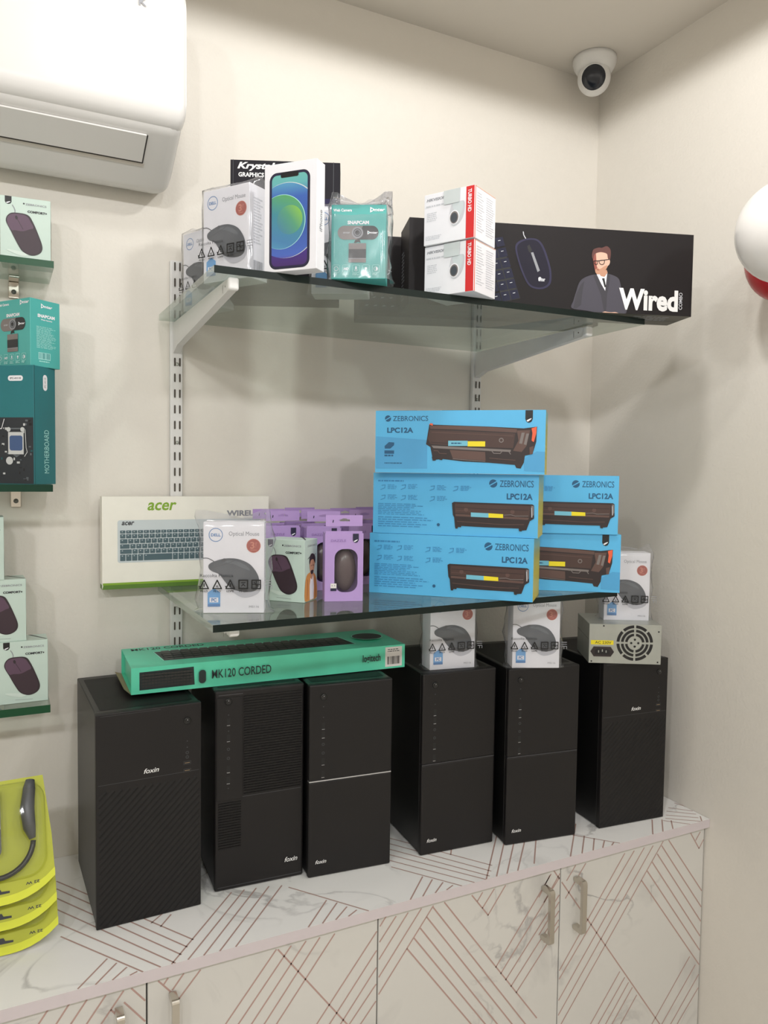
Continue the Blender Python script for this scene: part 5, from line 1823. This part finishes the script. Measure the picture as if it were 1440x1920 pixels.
f = front(m, lw, ld, lh)
def Q(x, y): return (lw * x, lh * y)
f.rect(Q(.918, .08), Q(.988, .93), 'label_white')
f.fine(Q(.928, .68), Q(.978, .84), 2, 'ink_dark', 3, .4, 5)
f.barcode(Q(.926, .18), Q(.980, .52), 'ink_black', 8)
s = m.build('barcode_sticker', t)
s['label'] = 'white barcode sticker'

# ---- power supply
SF = dict(z0=0.3645,x=-0.2908,y=-0.3431,a=-0.5226,w=0.1536,d=0.1271,h=0.0858)
t = thing('power_supply', 'bare metal power supply with a round fan grille on the rightmost tower', 'power supply', loc_of(SF, 0.0008), SF['a'])
w_, d_, h_ = SF['w'], SF['d'], SF['h']
m = MB()
m.box(0, 0, 0, w_, d_, h_, 'galvanised', 0.0008, 1)
f = front(m, w_, d_, h_)
for p in ((.2, .95), (.04, .05), (.955, .06), (.96, .83)):
    f.disc((w_ * p[0], h_ * p[1]), .0018, 'psu_hole', 10)
f = left(m, w_, d_, h_)
f.line([(0.004, h_ * .62), (d_ - .004, h_ * .60)], .0012, 'galv_dark')
m.build('case', t)
m = MB()
f = front(m, w_, d_, h_)
c = (0.0972,0.0458)
for r, wd in ((.0355, .0062), (.0265, .0056), (.0180, .0052)):
    n_ = 8 if r > .03 else 4
    for i in range(n_):
        a0 = 2 * PI * i / n_ + PI / 4 * (0 if n_ == 8 else 0) + 0.06 * .0355 / r
        a1 = 2 * PI * (i + 1) / n_ - 0.06 * .0355 / r
        f.ring(c, r, wd, 'psu_hole', 12, a0, a1)
for i in range(4):
    t_ = PI / 2 * i
    f.disc((c[0] + .0075 * math.cos(t_), c[1] + .0075 * math.sin(t_)), .0024, 'psu_hole', 12)
m.build('fan_grille', t)
m = MB()
cx, cz = 0.0285, h_ * .30
P = [(cx - .025, cz), (cx - .018, cz + .0105), (cx + .018, cz + .0105), (cx + .025, cz), (cx + .018, cz - .0105), (cx - .018, cz - .0105)]
m.prism(P, 'y', -.0022, .001, 'cart_dark')
P2 = [(cx - .016, cz - .006), (cx + .016, cz - .006), (cx + .016, cz + .003), (cx + .011, cz + .0065), (cx - .011, cz + .0065), (cx - .016, cz + .003)]
f = Face(m, (0, -.0022, 0), (1, 0, 0), (0, 0, 1))
f.poly(P2, 'psu_hole')
f.rects([((cx - .009, cz - .002), (cx - .007, cz + .003)), ((cx - .001, cz), (cx + .001, cz + .005)), ((cx + .007, cz - .002), (cx + .009, cz + .003))], 'galvanised')
m.build('power_socket', t)
m = MB()
f = front(m, w_, d_, h_)
a = (0.004, h_ * .475)
f.rect(a, (w_ * .34, h_ * .585), 'yellow')
f.text('AC 230V', (0.013, h_ * .497), (w_ * .31, h_ * .562), 'ink_dark', 0.01)
s = m.build('voltage_sticker', t)
s['label'] = 'yellow voltage sticker'

# ---- yellow-green blister packs
def blister(x, y, z, slope, yaw, label):
    t = thing('blister_pack', label, 'blister pack', (x, y, z), yaw, 'yellow-green blister packs')
    W, L = 0.165, 0.185
    cs, sn = math.cos(slope), math.sin(slope)
    def P(u, v, o):
        return (u, v * cs - o * sn, v * sn + o * cs)
    def slabp(m, pts, o0, o1, mt):
        n = len(pts)
        vs = [P(a, b, o0) for a, b in pts] + [P(a, b, o1) for a, b in pts]
        m.add(vs, [tuple(range(n))[::-1], tuple(range(n, 2 * n))] + [(i, (i + 1) % n, n + (i + 1) % n, n + i) for i in range(n)], mt)
    card = []
    for i in range(13):
        u = i / 12
        card.append((W * u, 0.028 * (abs(u - .5) * 2) ** 2.6))
    card += [(W * .985, L * .5), (W * .93, L), (W * .07, L), (W * .015, L * .5)]
    m = MB(); slabp(m, card, 0.0, 0.0012, 'lime')
    lip = [(a, b) for a, b in card[:13]] + [(a, b + .012) for a, b in card[:13]][::-1]
    m.add([P(a, b, .0015) for a, b in lip], [tuple(range(len(lip)))], 'lime_bright')
    # hang hole
    hh = [(W * .40, .016), (W * .60, .016), (W * .60, .019), (W * .53, .020), (W * .515, .0245), (W * .485, .0245), (W * .47, .020), (W * .40, .019)]
    m.add([P(a, b, .0018) for a, b in hh], [tuple(range(len(hh)))], 'ink_dark')
    vs, fs = text_geo('22 W', 0.02, 0.0)
    m.add([P(W * .86 - q[0] * .020, .026 - q[1] * .004, .0018) for q in vs], fs, 'ink_dark')
    m.build('card', t)
    # headset band, grip and plug
    m = MB()
    c0, R = (W * .5, .088), .052
    pts = [P(c0[0] + R * math.cos(a_), c0[1] + R * math.sin(a_) * .95, .014) for a_ in [PI * 1.02 + PI * .96 * i / 20 for i in range(21)]]
    m.tube(pts, .0042, 'cable_dark', 10)
    m.build('cable', t)
    for sgn in (-1, 1):
        m = MB()
        pts = [P(c0[0] + sgn * R * .98, .088, .014), P(c0[0] + sgn * R * .90, .105, .016), P(c0[0] + sgn * R * .86, .135, .017), P(c0[0] + sgn * R * .94, .165, .016), P(c0[0] + sgn * R * .98, .178, .014)]
        m.tube(pts, [.005, .0095, .0110, .0095, .007], 'cable_grey', 14)
        m.build('grip', t)
    m = MB()
    slabp(m, rr_pts((W * .5 - .030, .070), (W * .5 + .006, .172), .008), .003, .018, 'cable_dark')
    m.build('adapter', t)
    m = MB()
    lab = [(W * .5 - .029, .110), (W * .5 + .005, .110), (W * .5 + .005, .162), (W * .5 - .029, .162)]
    m.add([P(a, b, .0186) for a, b in lab], [(0, 1, 2, 3)], 'label_white')
    rl = [(W * .5 - .020, .098), (W * .5 + .003, .098), (W * .5 + .003, .108), (W * .5 - .020, .108)]
    m.add([P(a, b, .0186) for a, b in rl], [(0, 1, 2, 3)], 'ink_red')
    vs, fs = text_geo('22.5', 0.02, 0.0)
    m.add([P(W * .5 - .006 + q[1] * .007, .130 + q[0] * .014, .0190) for q in vs], fs, 'ink_grey')
    m.build('label_sticker', t)
    # clear blister dome
    m = MB()
    base = rr_pts((W * .06, .032), (W * .94, L * .97), .03, 5)
    n = len(base)
    cx, cy = W * .5, L * .55
    vs = []
    for k, (ins, o) in enumerate(((0, .0016), (.002, .014), (.006, .022), (.016, .0255))):
        for a, b in base:
            dx, dy = cx - a, cy - b
            l = math.hypot(dx, dy)
            vs.append(P(a + dx / l * ins, b + dy / l * ins, o))
    fs = []
    for k in range(3):
        for i in range(n):
            fs.append((k * n + i, k * n + (i + 1) % n, (k + 1) * n + (i + 1) % n, (k + 1) * n + i))
    fs.append(tuple(3 * n + i for i in range(n)))
    m.add(vs, fs, 'blister_plastic', True)
    m.build('clear_blister', t)
    return t
SL = rad(62)
for k, lb in enumerate(('lowest yellow-green blister pack of the stack at lower left', 'middle yellow-green blister pack of the stack at lower left', 'topmost yellow-green blister pack of the stack, showing its dark cable')):
    blister(-1.513 - .002 * k, -0.296 - 0.014 * k, 0.0025 + 0.046 * k, SL, rad(-2 + 2 * k), lb)
